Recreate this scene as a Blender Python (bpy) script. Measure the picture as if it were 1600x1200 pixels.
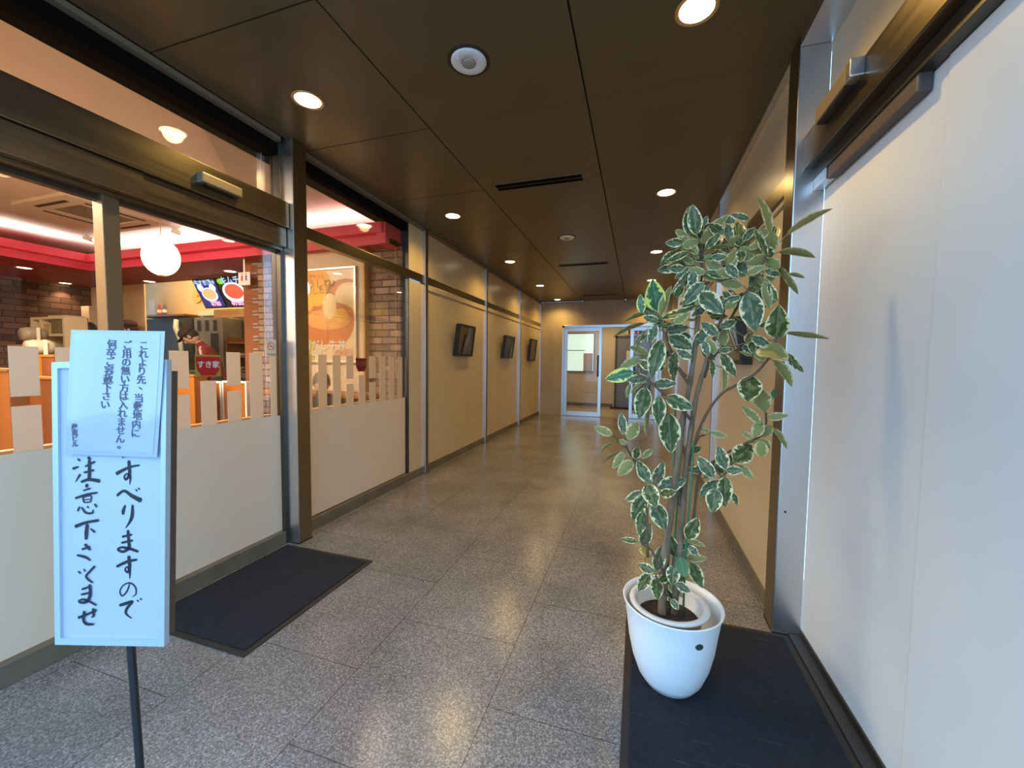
import bpy, bmesh, math, random
from mathutils import Vector, Matrix, noise as mnoise

# ------------------------------------------------------------------ clearing
for _o in list(bpy.data.objects):
    bpy.data.objects.remove(_o)
scene = bpy.context.scene
col = scene.collection
R = math.radians
rnd = random.Random(7)

# ------------------------------------------------------------------ camera
F, CH = 620.0, 1.238
RT = Vector((0.953287, 0.30184231, 0.01162418))
UP = Vector((-0.02763389, 0.04882403, 0.99842505))
FW = Vector((-0.30079938, 0.95210684, -0.05488439))
CAM = Vector((0, 0, CH))
cd = bpy.data.cameras.new('camera')
cam = bpy.data.objects.new('camera', cd)
col.objects.link(cam)
cd.sensor_fit = 'HORIZONTAL'
cd.sensor_width = 36.0
cd.lens = 36.0 * F / 1600.0
cd.clip_start = 0.02
M = Matrix((RT, UP, -FW)).transposed().to_4x4()
M.translation = CAM
cam.matrix_world = M
scene.camera = cam

# ------------------------------------------------------------------ world, sky, exposure
w = bpy.data.worlds.new('world')
scene.world = w
w.use_nodes = True
bg = w.node_tree.nodes['Background']
bg.inputs[0].default_value = (0.33, 0.62, 1.0, 1)
bg.inputs[1].default_value = 3.6
scene.view_settings.view_transform = 'Standard'
scene.view_settings.look = 'None'
scene.view_settings.gamma = 1.0
scene.view_settings.use_curve_mapping = False
scene.view_settings.exposure = 0.2

WARM = (1.0, 0.65, 0.19)
SPOT_W = 41.0


def area_light(name, loc, sx, sy, power, color, rot=(0, 0, 0), spread=None):
    l = bpy.data.lights.new(name, 'AREA')
    l.shape = 'RECTANGLE'
    l.size, l.size_y = sx, sy
    l.energy = power
    l.color = color
    if spread:
        l.spread = spread
    o = bpy.data.objects.new(name, l)
    col.objects.link(o)
    o.location = loc
    o.rotation_euler = rot
    return o


# cove tubes of the restaurant (sit behind the red fascia and shine up at its ceiling)
area_light('cove_light', (-4.6, 3.40, 2.50), 4.3, 0.06, 30, (1, .93, .90), (R(180) - R(25), 0, 0))
area_light('cove_light', (-6.80, 1.4, 2.50), 0.06, 3.6, 26, (1, .93, .90), (R(180), R(25), 0))
# lobby ceiling lamp beyond the glass doors, and two unseen fills added for the restaurant
area_light('lobby_light', (-0.9, 10.5, 2.36), 1.6, 1.0, 20, (1, .74, .40))
area_light('dining_fill', (-4.4, 1.1, 2.66), 1.5, 1.5, 215, (1, .86, .68))  # added fill panel, kept out of view, brightens the dining room
area_light('kitchen_wall_fill', (-6.6, 4.2, 2.62), 2.4, .2, 30, (1, .72, .36), (R(50), 0, 0))  # added unseen fill, tilted to warm the kitchen back wall


# ------------------------------------------------------------------ helpers
def at(u, v, ax, val):
    """point of the place seen at a photo pixel, on the plane ax = val"""
    d = (u - 800) / F * RT - (v - 600) / F * UP + FW
    i = 'xyz'.index(ax)
    return CAM + d * ((val - CAM[i]) / d[i])


class MB:
    def __init__(s):
        s.v, s.f, s.m, s.uv = [], [], [], []

    def quad(s, a, b, c, d, m=0):
        i = len(s.v)
        s.v += [Vector(a), Vector(b), Vector(c), Vector(d)]
        s.f.append((i, i + 1, i + 2, i + 3)); s.m.append(m)
        return s

    def box(s, x0, x1, y0, y1, z0, z1, m=0, mat=None):
        x0, x1 = min(x0, x1), max(x0, x1); y0, y1 = min(y0, y1), max(y0, y1); z0, z1 = min(z0, z1), max(z0, z1)
        i = len(s.v)
        p = [Vector((x, y, z)) for x in (x0, x1) for y in (y0, y1) for z in (z0, z1)]
        if mat is not None:
            p = [mat @ q for q in p]
        s.v += p
        for q in ((0, 1, 3, 2), (4, 6, 7, 5), (0, 4, 5, 1), (2, 3, 7, 6), (0, 2, 6, 4), (1, 5, 7, 3)):
            s.f.append(tuple(i + k for k in q)); s.m.append(m)
        return s

    def tube(s, pts, rad, n=8, cap=True, m=0):
        pts = [Vector(p) for p in pts]
        if not hasattr(rad, '__len__'):
            rad = [rad] * len(pts)
        i0 = len(s.v)
        ref = None
        for k, p in enumerate(pts):
            t = (pts[min(k + 1, len(pts) - 1)] - pts[max(k - 1, 0)]).normalized()
            if ref is None:
                ref = t.orthogonal().normalized()
            ref = (ref - t * ref.dot(t)).normalized()
            b = t.cross(ref)
            for j in range(n):
                a = 2 * math.pi * j / n
                s.v.append(p + (ref * math.cos(a) + b * math.sin(a)) * rad[k])
        for k in range(len(pts) - 1):
            for j in range(n):
                a = i0 + k * n + j; b = i0 + k * n + (j + 1) % n
                s.f.append((a, b, b + n, a + n)); s.m.append(m)
        if cap:
            s.f.append(tuple(i0 + j for j in range(n))[::-1]); s.m.append(m)
            e = i0 + (len(pts) - 1) * n
            s.f.append(tuple(e + j for j in range(n))); s.m.append(m)
        return s

    def lathe(s, prof, c=(0, 0, 0), n=32, m=0, mat=None):
        """prof: list of (r, z) about the vertical axis at c"""
        c = Vector(c); i0 = len(s.v)
        for r, z in prof:
            for j in range(n):
                a = 2 * math.pi * j / n
                q = Vector((r * math.cos(a), r * math.sin(a), z))
                if mat is not None:
                    q = mat @ q
                s.v.append(c + q)
        for k in range(len(prof) - 1):
            for j in range(n):
                a = i0 + k * n + j; b = i0 + k * n + (j + 1) % n
                s.f.append((a, b, b + n, a + n)); s.m.append(m)
        if prof[0][0] > 1e-6:
            s.f.append(tuple(i0 + j for j in range(n))[::-1]); s.m.append(m)
        if prof[-1][0] > 1e-6:
            e = i0 + (len(prof) - 1) * n
            s.f.append(tuple(e + j for j in range(n))); s.m.append(m)
        return s

    def ell(s, c, rx, ry, rz, n=16, k=10, m=0, mat=None):
        prof = [(max(1e-4, math.sin(math.pi * i / k)), -math.cos(math.pi * i / k)) for i in range(k + 1)]
        S = Matrix.Diagonal((rx, ry, rz)).to_3x3()
        if mat is not None:
            S = mat.to_3x3() @ S
        return s.lathe(prof, c, n, m, S)

    def prism(s, pts, off, m=0):
        """closed 3-D polygon pts pushed along the vector off"""
        pts = [Vector(p) for p in pts]; off = Vector(off); n = len(pts); i = len(s.v)
        s.v += pts + [p + off for p in pts]
        s.f.append(tuple(range(i, i + n))[::-1]); s.m.append(m)
        s.f.append(tuple(range(i + n, i + 2 * n))); s.m.append(m)
        for j in range(n):
            k = (j + 1) % n
            s.f.append((i + j, i + k, i + n + k, i + n + j)); s.m.append(m)
        return s

    def build(s, name, mats, parent=None, smooth=False, bevel=0.0, origin=None):
        if not isinstance(mats, (list, tuple)):
            mats = [mats]
        if parent is not None:
            org = world_loc(parent)
        elif origin is not None:
            org = Vector(origin)
        else:
            xs = [p.x for p in s.v]; ys = [p.y for p in s.v]; zs = [p.z for p in s.v]
            org = Vector(((min(xs) + max(xs)) / 2, (min(ys) + max(ys)) / 2, min(zs)))
        me = bpy.data.meshes.new(name)
        me.from_pydata([p - org for p in s.v], [], s.f)
        for mt in mats:
            me.materials.append(mt)
        for p, mi in zip(me.polygons, s.m):
            p.material_index = mi
            p.use_smooth = smooth
        if s.uv:
            ul = me.uv_layers.new(name='UVMap')
            for lp in me.loops:
                ul.data[lp.index].uv = s.uv[lp.vertex_index]
        bm = bmesh.new(); bm.from_mesh(me)
        if not s.uv:
            bmesh.ops.recalc_face_normals(bm, faces=bm.faces)
        if bevel > 0:
            es = [e for e in bm.edges if len(e.link_faces) == 2 and e.calc_face_angle(0) > .6]
            bmesh.ops.bevel(bm, geom=es, offset=bevel, segments=2, affect='EDGES', profile=.6, clamp_overlap=True)
        bm.to_mesh(me); bm.free()
        o = bpy.data.objects.new(name, me)
        col.objects.link(o)
        if parent is not None:
            o.parent = parent
            o.location = (0, 0, 0)
        else:
            o.location = org
        return o


def world_loc(o):
    p = Vector(o.location)
    while o.parent:
        o = o.parent
        p = p + Vector(o.location)
    return p


def tag(o, label, cat, group=None, kind=None):
    o['label'] = label
    o['category'] = cat
    if group:
        o['group'] = group
    if kind:
        o['kind'] = kind
    return o


def thing(name, label, cat, loc, group=None):
    o = bpy.data.objects.new(name, None)
    o.empty_display_size = .05
    col.objects.link(o)
    o.location = loc
    return tag(o, label, cat, group)


def struct(name, mb, mats, **k):
    o = mb.build(name, mats, **k)
    o['kind'] = 'structure'
    return o


def dup(root, loc, label=None, group=None):
    r = root.copy(); col.objects.link(r); r.location = loc
    if label:
        r['label'] = label
    if group:
        r['group'] = group
    for ch in list(root.children):
        c = ch.copy(); col.objects.link(c); c.parent = r
        for g in ch.children:
            d = g.copy(); col.objects.link(d); d.parent = c
    return r


# ------------------------------------------------------------------ materials
def mat(name, color=(.8, .8, .8), rough=.5, metal=0.0, spec=.5, emit=None, estr=1.0, coat=0.0, trans=0.0):
    m = bpy.data.materials.new(name); m.use_nodes = True
    b = m.node_tree.nodes['Principled BSDF']
    b.inputs['Base Color'].default_value = (*color, 1)
    b.inputs['Roughness'].default_value = rough
    b.inputs['Metallic'].default_value = metal
    b.inputs['Specular IOR Level'].default_value = spec
    b.inputs['Coat Weight'].default_value = coat
    b.inputs['Transmission Weight'].default_value = trans
    if emit:
        b.inputs['Emission Color'].default_value = (*emit, 1)
        b.inputs['Emission Strength'].default_value = estr
    return m


def nt(m):
    return m.node_tree.nodes, m.node_tree.links, m.node_tree.nodes['Principled BSDF']


def noisy(m, c1, c2, scale=8.0, detail=4.0, stretch=(1, 1, 1), lo=.35, hi=.65, rough=None, bump=0.0, bscale=None):
    N, L, b = nt(m)
    g = N.new('ShaderNodeNewGeometry')
    mp = N.new('ShaderNodeMapping'); mp.inputs['Scale'].default_value = stretch
    L.new(g.outputs['Position'], mp.inputs['Vector'])
    n = N.new('ShaderNodeTexNoise'); n.inputs['Scale'].default_value = scale; n.inputs['Detail'].default_value = detail
    L.new(mp.outputs[0], n.inputs['Vector'])
    r = N.new('ShaderNodeValToRGB')
    r.color_ramp.elements[0].position, r.color_ramp.elements[1].position = lo, hi
    r.color_ramp.elements[0].color = (*c1, 1); r.color_ramp.elements[1].color = (*c2, 1)
    L.new(n.outputs['Fac'], r.inputs['Fac'])
    L.new(r.outputs['Color'], b.inputs['Base Color'])
    if rough:
        mr = N.new('ShaderNodeMapRange')
        mr.inputs['To Min'].default_value, mr.inputs['To Max'].default_value = rough
        L.new(n.outputs['Fac'], mr.inputs['Value']); L.new(mr.outputs[0], b.inputs['Roughness'])
    if bump:
        n2 = N.new('ShaderNodeTexNoise'); n2.inputs['Scale'].default_value = bscale or scale * 4
        L.new(mp.outputs[0], n2.inputs['Vector'])
        bp = N.new('ShaderNodeBump'); bp.inputs['Strength'].default_value = bump; bp.inputs['Distance'].default_value = .01
        L.new(n2.outputs['Fac'], bp.inputs['Height']); L.new(bp.outputs[0], b.inputs['Normal'])
    return m


def floor_material():
    m = mat('granite_tiles', rough=.28)
    N, L, b = nt(m)
    g = N.new('ShaderNodeNewGeometry')
    v = N.new('ShaderNodeTexVoronoi'); v.inputs['Scale'].default_value = 210
    L.new(g.outputs['Position'], v.inputs['Vector'])
    n = N.new('ShaderNodeTexNoise'); n.inputs['Scale'].default_value = 120; n.inputs['Detail'].default_value = 3
    L.new(g.outputs['Position'], n.inputs['Vector'])
    sep = N.new('ShaderNodeSeparateColor'); L.new(v.outputs['Color'], sep.inputs[0])
    ad = N.new('ShaderNodeMath'); ad.operation = 'ADD'
    L.new(sep.outputs[0], ad.inputs[0]); L.new(n.outputs['Fac'], ad.inputs[1])
    r = N.new('ShaderNodeValToRGB')
    e = r.color_ramp.elements
    e[0].position, e[0].color = .28, (.108, .098, .091, 1)
    e[1].position, e[1].color = .80, (.220, .200, .186, 1)
    x = e.new(.97); x.color = (.33, .305, .285, 1)
    x = e.new(.52); x.color = (.160, .145, .136, 1)
    hm = N.new('ShaderNodeMath'); hm.operation = 'MULTIPLY'; hm.inputs[1].default_value = .68
    L.new(ad.outputs[0], hm.inputs[0]); L.new(hm.outputs[0], r.inputs['Fac'])
    # large soft cloud of wear
    n2 = N.new('ShaderNodeTexNoise'); n2.inputs['Scale'].default_value = 2.2; n2.inputs['Detail'].default_value = 5
    L.new(g.outputs['Position'], n2.inputs['Vector'])
    mr = N.new('ShaderNodeMapRange'); mr.inputs['From Min'].default_value = .35; mr.inputs['From Max'].default_value = .68
    mr.inputs['To Min'].default_value = .78; mr.inputs['To Max'].default_value = 1.15
    L.new(n2.outputs['Fac'], mr.inputs['Value'])
    # tile joints: running bond, rows along x = -1.04 + k * 0.56
    mp = N.new('ShaderNodeMapping')
    mp.inputs['Location'].default_value = (-.945 + .66 * 8 + .33, 1.04 + .56 * 8, 0)
    sx = N.new('ShaderNodeSeparateXYZ'); L.new(g.outputs['Position'], sx.inputs[0])
    cx = N.new('ShaderNodeCombineXYZ'); L.new(sx.outputs[1], cx.inputs[0]); L.new(sx.outputs[0], cx.inputs[1])
    L.new(cx.outputs[0], mp.inputs['Vector'])
    br = N.new('ShaderNodeTexBrick')
    br.inputs['Scale'].default_value = 1; br.inputs['Brick Width'].default_value = .66; br.inputs['Row Height'].default_value = .56
    br.inputs['Mortar Size'].default_value = .0022; br.inputs['Mortar Smooth'].default_value = .3
    br.inputs['Color1'].default_value = (.94, .94, .94, 1); br.inputs['Color2'].default_value = (1.06, 1.05, 1.04, 1)
    br.inputs['Mortar'].default_value = (.42, .40, .38, 1)
    L.new(mp.outputs[0], br.inputs['Vector'])
    mx = N.new('ShaderNodeMix'); mx.data_type = 'RGBA'; mx.blend_type = 'MULTIPLY'; mx.inputs[0].default_value = 1
    L.new(r.outputs[0], mx.inputs[6]); L.new(br.outputs['Color'], mx.inputs[7])
    mx2 = N.new('ShaderNodeMix'); mx2.data_type = 'RGBA'; mx2.blend_type = 'MULTIPLY'; mx2.inputs[0].default_value = 1
    L.new(mx.outputs[2], mx2.inputs[6])
    cc = N.new('ShaderNodeCombineColor')
    for k in range(3):
        L.new(mr.outputs[0], cc.inputs[k])
    L.new(cc.outputs[0], mx2.inputs[7])
    L.new(mx2.outputs[2], b.inputs['Base Color'])
    rr = N.new('ShaderNodeMapRange'); rr.inputs['To Min'].default_value = .185; rr.inputs['To Max'].default_value = .27
    L.new(n2.outputs['Fac'], rr.inputs['Value']); L.new(rr.outputs[0], b.inputs['Roughness'])
    return m


def brick_material(name, axis='x', c1=(.20, .115, .085), c2=(.42, .27, .20), mortar=(.07, .05, .04), bw=.175, rh=.072):
    m = mat(name, rough=.85)
    N, L, b = nt(m)
    g = N.new('ShaderNodeNewGeometry')
    sx = N.new('ShaderNodeSeparateXYZ'); L.new(g.outputs['Position'], sx.inputs[0])
    cx = N.new('ShaderNodeCombineXYZ')
    L.new(sx.outputs[0 if axis == 'x' else 1], cx.inputs[0]); L.new(sx.outputs[2], cx.inputs[1])
    ad = N.new('ShaderNodeVectorMath'); ad.operation = 'ADD'; ad.inputs[1].default_value = (20, 5, 0)
    L.new(cx.outputs[0], ad.inputs[0])
    br = N.new('ShaderNodeTexBrick'); br.inputs['Scale'].default_value = 1
    br.inputs['Brick Width'].default_value = bw; br.inputs['Row Height'].default_value = rh
    br.inputs['Mortar Size'].default_value = .007; br.inputs['Bias'].default_value = 0
    br.inputs['Color1'].default_value = (*c1, 1); br.inputs['Color2'].default_value = (*c2, 1); br.inputs['Mortar'].default_value = (*mortar, 1)
    L.new(ad.outputs[0], br.inputs['Vector'])
    n = N.new('ShaderNodeTexNoise'); n.inputs['Scale'].default_value = 9; L.new(g.outputs['Position'], n.inputs['Vector'])
    mr = N.new('ShaderNodeMapRange'); mr.inputs['To Min'].default_value = .7; mr.inputs['To Max'].default_value = 1.3
    L.new(n.outputs['Fac'], mr.inputs['Value'])
    cc = N.new('ShaderNodeCombineColor')
    for k in range(3):
        L.new(mr.outputs[0], cc.inputs[k])
    mx = N.new('ShaderNodeMix'); mx.data_type = 'RGBA'; mx.blend_type = 'MULTIPLY'; mx.inputs[0].default_value = 1
    L.new(br.outputs['Color'], mx.inputs[6]); L.new(cc.outputs[0], mx.inputs[7]); L.new(mx.outputs[2], b.inputs['Base Color'])
    bp = N.new('ShaderNodeBump'); bp.inputs['Strength'].default_value = .6; bp.inputs['Distance'].default_value = .006; bp.invert = True
    L.new(br.outputs['Fac'], bp.inputs['Height']); L.new(bp.outputs[0], b.inputs['Normal'])
    return m


def glass_material(name, tint=(.97, .98, .97), refl=1.0):
    m = bpy.data.materials.new(name); m.use_nodes = True
    N, L = m.node_tree.nodes, m.node_tree.links
    N.clear()
    o = N.new('ShaderNodeOutputMaterial'); t = N.new('ShaderNodeBsdfTransparent'); g = N.new('ShaderNodeBsdfGlossy')
    t.inputs[0].default_value = (*tint, 1); g.inputs['Roughness'].default_value = .01
    f = N.new('ShaderNodeFresnel'); f.inputs[0].default_value = 1.5
    ml = N.new('ShaderNodeMath'); ml.operation = 'MULTIPLY'; ml.inputs[1].default_value = refl
    x = N.new('ShaderNodeMixShader')
    L.new(f.outputs[0], ml.inputs[0]); L.new(ml.outputs[0], x.inputs[0]); L.new(t.outputs[0], x.inputs[1]); L.new(g.outputs[0], x.inputs[2]); L.new(x.outputs[0], o.inputs[0])
    return m


def leaf_material(name, margin, c_dark, c_mid, back, edge=.72):
    m = mat(name, rough=.33, spec=.32)
    N, L, b = nt(m)
    uv = N.new('ShaderNodeUVMap'); uv.uv_map = 'UVMap'
    sx = N.new('ShaderNodeSeparateXYZ'); L.new(uv.outputs[0], sx.inputs[0])
    oi = N.new('ShaderNodeObjectInfo')
    # u across is stored as 0..1, v along 0..1 (+ integer per leaf for variety)
    a = N.new('ShaderNodeMath'); a.operation = 'MULTIPLY_ADD'; a.inputs[1].default_value = 2; a.inputs[2].default_value = -1
    L.new(sx.outputs[0], a.inputs[0])
    ab = N.new('ShaderNodeMath'); ab.operation = 'ABSOLUTE'; L.new(a.outputs[0], ab.inputs[0])
    n = N.new('ShaderNodeTexNoise'); n.inputs['Scale'].default_value = 3.6; n.inputs['Detail'].default_value = 2.5; n.inputs['Roughness'].default_value = .6
    mp = N.new('ShaderNodeMapping'); mp.inputs['Scale'].default_value = (.9, 2.0, 1); L.new(uv.outputs[0], mp.inputs['Vector'])
    L.new(mp.outputs[0], n.inputs['Vector'])
    s = N.new('ShaderNodeMath'); s.operation = 'MULTIPLY_ADD'; s.inputs[1].default_value = 1.7; s.inputs[2].default_value = -.85
    L.new(n.outputs['Fac'], s.inputs[0])
    t = N.new('ShaderNodeMath'); t.operation = 'ADD'; L.new(ab.outputs[0], t.inputs[0]); L.new(s.outputs[0], t.inputs[1])
    st = N.new('ShaderNodeMapRange'); st.inputs['From Min'].default_value = edge; st.inputs['From Max'].default_value = edge + .05
    L.new(t.outputs[0], st.inputs['Value'])
    # always a thin pale rim
    rm = N.new('ShaderNodeMapRange'); rm.inputs['From Min'].default_value = .89; rm.inputs['From Max'].default_value = .93
    L.new(ab.outputs[0], rm.inputs['Value'])
    mxm = N.new('ShaderNodeMath'); mxm.operation = 'MAXIMUM'; L.new(st.outputs[0], mxm.inputs[0]); L.new(rm.outputs[0], mxm.inputs[1])
    n2 = N.new('ShaderNodeTexNoise'); n2.inputs['Scale'].default_value = 4.0; n2.inputs['Detail'].default_value = 1
    L.new(uv.outputs[0], n2.inputs['Vector'])
    g2 = N.new('ShaderNodeMapRange'); g2.inputs['From Min'].default_value = .5; g2.inputs['From Max'].default_value = .56
    L.new(n2.outputs['Fac'], g2.inputs['Value'])
    c1 = N.new('ShaderNodeMix'); c1.data_type = 'RGBA'
    c1.inputs[6].default_value = (*c_dark, 1); c1.inputs[7].default_value = (*c_mid, 1); L.new(g2.outputs[0], c1.inputs[0])
    # pale midrib
    mr = N.new('ShaderNodeMapRange'); mr.inputs['From Min'].default_value = .03; mr.inputs['From Max'].default_value = .055
    mr.inputs['To Min'].default_value = .28; mr.inputs['To Max'].default_value = 0; L.new(ab.outputs[0], mr.inputs['Value'])
    c2 = N.new('ShaderNodeMix'); c2.data_type = 'RGBA'; c2.inputs[7].default_value = (.45, .52, .32, 1)
    L.new(mr.outputs[0], c2.inputs[0]); L.new(c1.outputs[2], c2.inputs[6])
    c3 = N.new('ShaderNodeMix'); c3.data_type = 'RGBA'; c3.inputs[7].default_value = (*margin, 1)
    L.new(mxm.outputs[0], c3.inputs[0]); L.new(c2.outputs[2], c3.inputs[6])
    # matt paler underside
    bk = N.new('ShaderNodeMix'); bk.data_type = 'RGBA'; bk.inputs[6].default_value = (*back, 1)
    bk.inputs[7].default_value = (margin[0] * .85, margin[1] * .85, margin[2] * .85, 1)
    L.new(mxm.outputs[0], bk.inputs[0])
    gm = N.new('ShaderNodeNewGeometry')
    c4 = N.new('ShaderNodeMix'); c4.data_type = 'RGBA'
    L.new(gm.outputs['Backfacing'], c4.inputs[0]); L.new(c3.outputs[2], c4.inputs[6]); L.new(bk.outputs[2], c4.inputs[7])
    L.new(c4.outputs[2], b.inputs['Base Color'])
    ro = N.new('ShaderNodeMapRange'); ro.inputs['To Min'].default_value = .38; ro.inputs['To Max'].default_value = .65
    L.new(gm.outputs['Backfacing'], ro.inputs['Value']); L.new(ro.outputs[0], b.inputs['Roughness'])
    return m


FLOOR = floor_material()
CEIL = noisy(mat('brown_ceiling_panel', rough=.33, spec=.45), (.105, .074, .034), (.118, .084, .040), 3)
GAPM = mat('dark_gap', (.008, .006, .005), .8)
LAM = noisy(mat('beige_laminate', rough=.28, spec=.45), (.57, .45, .27), (.61, .485, .295), 2.5)
LAMR = noisy(mat('cream_door_panel', rough=.40, spec=.4), (.69, .69, .655), (.72, .72, .685), 2.0)
STEEL = mat('brushed_steel', (.68, .68, .68), .30, 1.0)
STEELH = mat('brushed_steel_rail', (.26, .22, .15), .28, 1.0)
SIDEM = mat('bronze_side_face', (.31, .27, .20), .28, 1.0)  # same steel, with the dim reflection of its corridor faces put into the colour
DARKST = mat('dark_bronze_metal', (.10, .085, .065), .35, .8)
BLACKM = mat('black_void_metal', (.006, .005, .004), .9, spec=.05)
BASEB = noisy(mat('baseboard_vinyl', rough=.45), (.125, .10, .07), (.165, .135, .095), 6)
STONE = noisy(mat('warm_stone_wall', rough=.5), (.40, .31, .19), (.50, .39, .25), 2.2, 6, (1, 1, .8))
FILMB = mat('beige_backed_film', (.74, .585, .42), .5)
FILM = mat('beige_window_film', (.70, .62, .47), .55)
_N, _L, _b = nt(FILM)                                  # thin film: some light comes through from the shop
_t = _N.new('ShaderNodeBsdfTranslucent'); _t.inputs[0].default_value = (.86, .68, .46, 1)
_x = _N.new('ShaderNodeMixShader'); _x.inputs[0].default_value = .42
_L.new(_b.outputs[0], _x.inputs[1]); _L.new(_t.outputs[0], _x.inputs[2])
_L.new(_x.outputs[0], _N['Material Output'].inputs['Surface'])
GLASS = glass_material('clear_glass', refl=.5)
WHITE = mat('white_plastic', (.80, .80, .78), .4)
BLACK = mat('black_plastic', (.015, .015, .016), .4)
INK = mat('black_ink', (.012, .012, .018), .6)
PAPER = mat('white_paper', (.80, .82, .84), .6)
WHITEM = mat('white_painted_frame', (.70, .74, .78), .35)
LAMPM = mat('lamp_lens', (1, .9, .7), .4, emit=(1, .80, .50), estr=14)
LAMPW = mat('white_lamp_lens', (1, .95, .85), .4, emit=(1, .86, .62), estr=7)
LANT = mat('lantern_paper', (1, .95, .85), .6, emit=(1, .86, .60), estr=4.5)
RCEIL = noisy(mat('restaurant_ceiling', rough=.8), (.60, .49, .42), (.64, .53, .46), 3)
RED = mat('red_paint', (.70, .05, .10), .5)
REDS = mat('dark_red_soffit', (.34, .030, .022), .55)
CREAMW = noisy(mat('cream_plaster', rough=.8), (.60, .42, .22), (.66, .47, .26), 3)
POSTW = mat('pale_wall', (.72, .54, .36), .7)
BRICKX = brick_material('brown_brick', 'x')
BRICKY = brick_material('dark_brown_brick', 'y', (.07, .03, .02), (.19, .085, .05), (.03, .015, .01), .24, .085)
ORANGE = noisy(mat('orange_wood', rough=.4), (.33, .105, .016), (.40, .135, .022), 5, 3, (1, 1, .2))
BROWNW = noisy(mat('red_brown_wood', rough=.45), (.15, .042, .011), (.19, .055, .014), 5, 3, (1, 1, .2))
PIERW = mat('orange_brown_plaster', (.24, .075, .022), .7)
STAIN = noisy(mat('stainless', rough=.35, metal=.9), (.42, .43, .40), (.55, .56, .52), 4)

# ------------------------------------------------------------------ the corridor shell
H = 2.65
XL, XR, YB = -2.22, 0.656, 9.24
Y0 = 0.10                                           # street end of the passage
mb = MB(); mb.box(-2.40, 0.95, Y0, 14.0, -.12, 0)
struct('floor', mb, FLOOR)
mb = MB(); mb.box(-9.2, 3.0, -9.0, Y0, -.14, -.02)
struct('floor', mb, noisy(mat('street_asphalt', rough=.9), (.16, .16, .165), (.24, .24, .245), 30))

# ceiling: dark slab with brown panels hung under it, dark joints between
mb = MB()
mb.box(-2.26, 0.80, Y0, YB + .02, H + .012, H + .10, 1)
cols_x = (XL + .03, -1.245, -.30, XR + .01)
ys = [Y0] + [.42 + .9 * k for k in range(0, 10)] + [YB]
for k in range(3):
    gx = .0045
    for j in range(len(ys) - 1):
        gy = .004 if k == 0 else .0007
        mb.box(cols_x[k] + (gx if k else 0), cols_x[k + 1] - (gx if k < 2 else 0), ys[j] + gy, ys[j + 1] - gy, H, H + .03, 0)
struct('ceiling', mb, [CEIL, GAPM])

# ---- left side: posts, film, glass, rails
posts_y = [3.85, 5.65, 7.45]
GX = -2.262                                            # plane of the shop glass
mb = MB()                                              # wall panels beyond the shop window
for y0, y1 in ((3.545, 3.82), (3.88, 5.62), (5.68, 7.42), (7.48, 9.24)):
    mb.box(XL - .05, XL, y0, y1, .085, 2.06)
    mb.box(XL - .05, XL - .004, y0, y1, 2.12, H - .03)
struct('wall_left', mb, LAM)
mb = MB()
mb.box(-2.30, XL + .006, 2.19, 3.82, 0, .085); mb.box(-2.30, XL + .006, 3.88, 9.24, 0, .085); mb.box(-2.30, XL + .002, Y0, 2.03, 0, .088)
struct('baseboard_left', mb, BASEB, bevel=.003)
mb = MB()                                              # steel transom rail along the panels
for y0, y1 in ((2.19, 3.82), (3.88, 5.62), (5.68, 7.42), (7.48, 9.24)):
    mb.box(XL - .05, XL + .012, y0, y1, 2.072, 2.155, 0)
    if y0 > 3:
        mb.box(XL - .05, XL + .016, y0, y1, 2.008, 2.071, 1)
struct('trim_1', mb, [STEELH, LAM], bevel=.003)
mb = MB()                                              # pale angle under the ceiling
mb.box(XL - .03, XL + .028, 2.19, YB, H - .028, H - .002)
mb.box(XL - .03, XL + .020, Y0, 2.03, H - .028, H - .002)
struct('trim_2', mb, mat('brown_trim', (.20, .145, .09), .5))
mb = MB(); mb.box(-2.40, -2.235, Y0, 3.53, 2.545, 2.618)
struct('trim_3', mb, BLACKM)


def steel_post(x0, x1, y0, y1, label, cat='post', group=None, name='steel_post'):
    mb = MB(); mb.box(x0, x1, y0, y1, 0, H - .002)
    o = mb.build(name, STEEL, bevel=.003)
    return tag(o, label, cat, group)


p1 = thing('steel_pillar', 'broad brushed steel pillar at the corner of the dark mat, between the shop door and its window', 'pillar', (-2.19, 2.11, 0))
mb = MB(); mb.box(-2.225, -2.135, 2.055, 2.165, 0, H - .002); mb.build('post_shaft', STEEL, p1, bevel=.003)
mb = MB(); mb.box(-2.1348, -2.1335, 2.058, 2.162, .009, H - .003); mb.build('side_face', SIDEM, p1)  # thin plate added to give the steel side its dark reflection
mb = MB(); mb.box(-2.30, -2.225, 2.035, 2.13, 0, H - .002); mb.build('door_jamb', DARKST, p1, bevel=.002)
mb = MB(); mb.box(-2.228, -2.131, 2.051, 2.169, 0, .008); mb.build('foot_plate', DARKST, p1)
labs = ['slim steel wall post right after the shop window on the left wall',
        'slim steel wall post between the first and second framed pictures on the left wall',
        'slim steel wall post between the second and third framed pictures on the left wall']
for y, lb in zip(posts_y, labs):
    t = thing('wall_post', lb, 'post', (XL + .01, y, 0), 'slim steel posts of the left wall')
    mb = MB(); mb.box(XL - .04, XL + .028, y - .03, y + .03, 0, H - .002); mb.build('post_shaft', STEEL, t, bevel=.003)
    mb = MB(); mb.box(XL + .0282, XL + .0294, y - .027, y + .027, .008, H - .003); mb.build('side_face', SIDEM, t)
    mb = MB(); mb.box(XL - .03, XL + .031, y - .033, y + .033, 0, .007); mb.build('foot_plate', DARKST, t)
mb = MB(); mb.box(XL - .02, XL + .02, YB - .05, YB, 0, H - .02)
struct('trim_4', mb, STEEL, bevel=.003)

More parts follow.
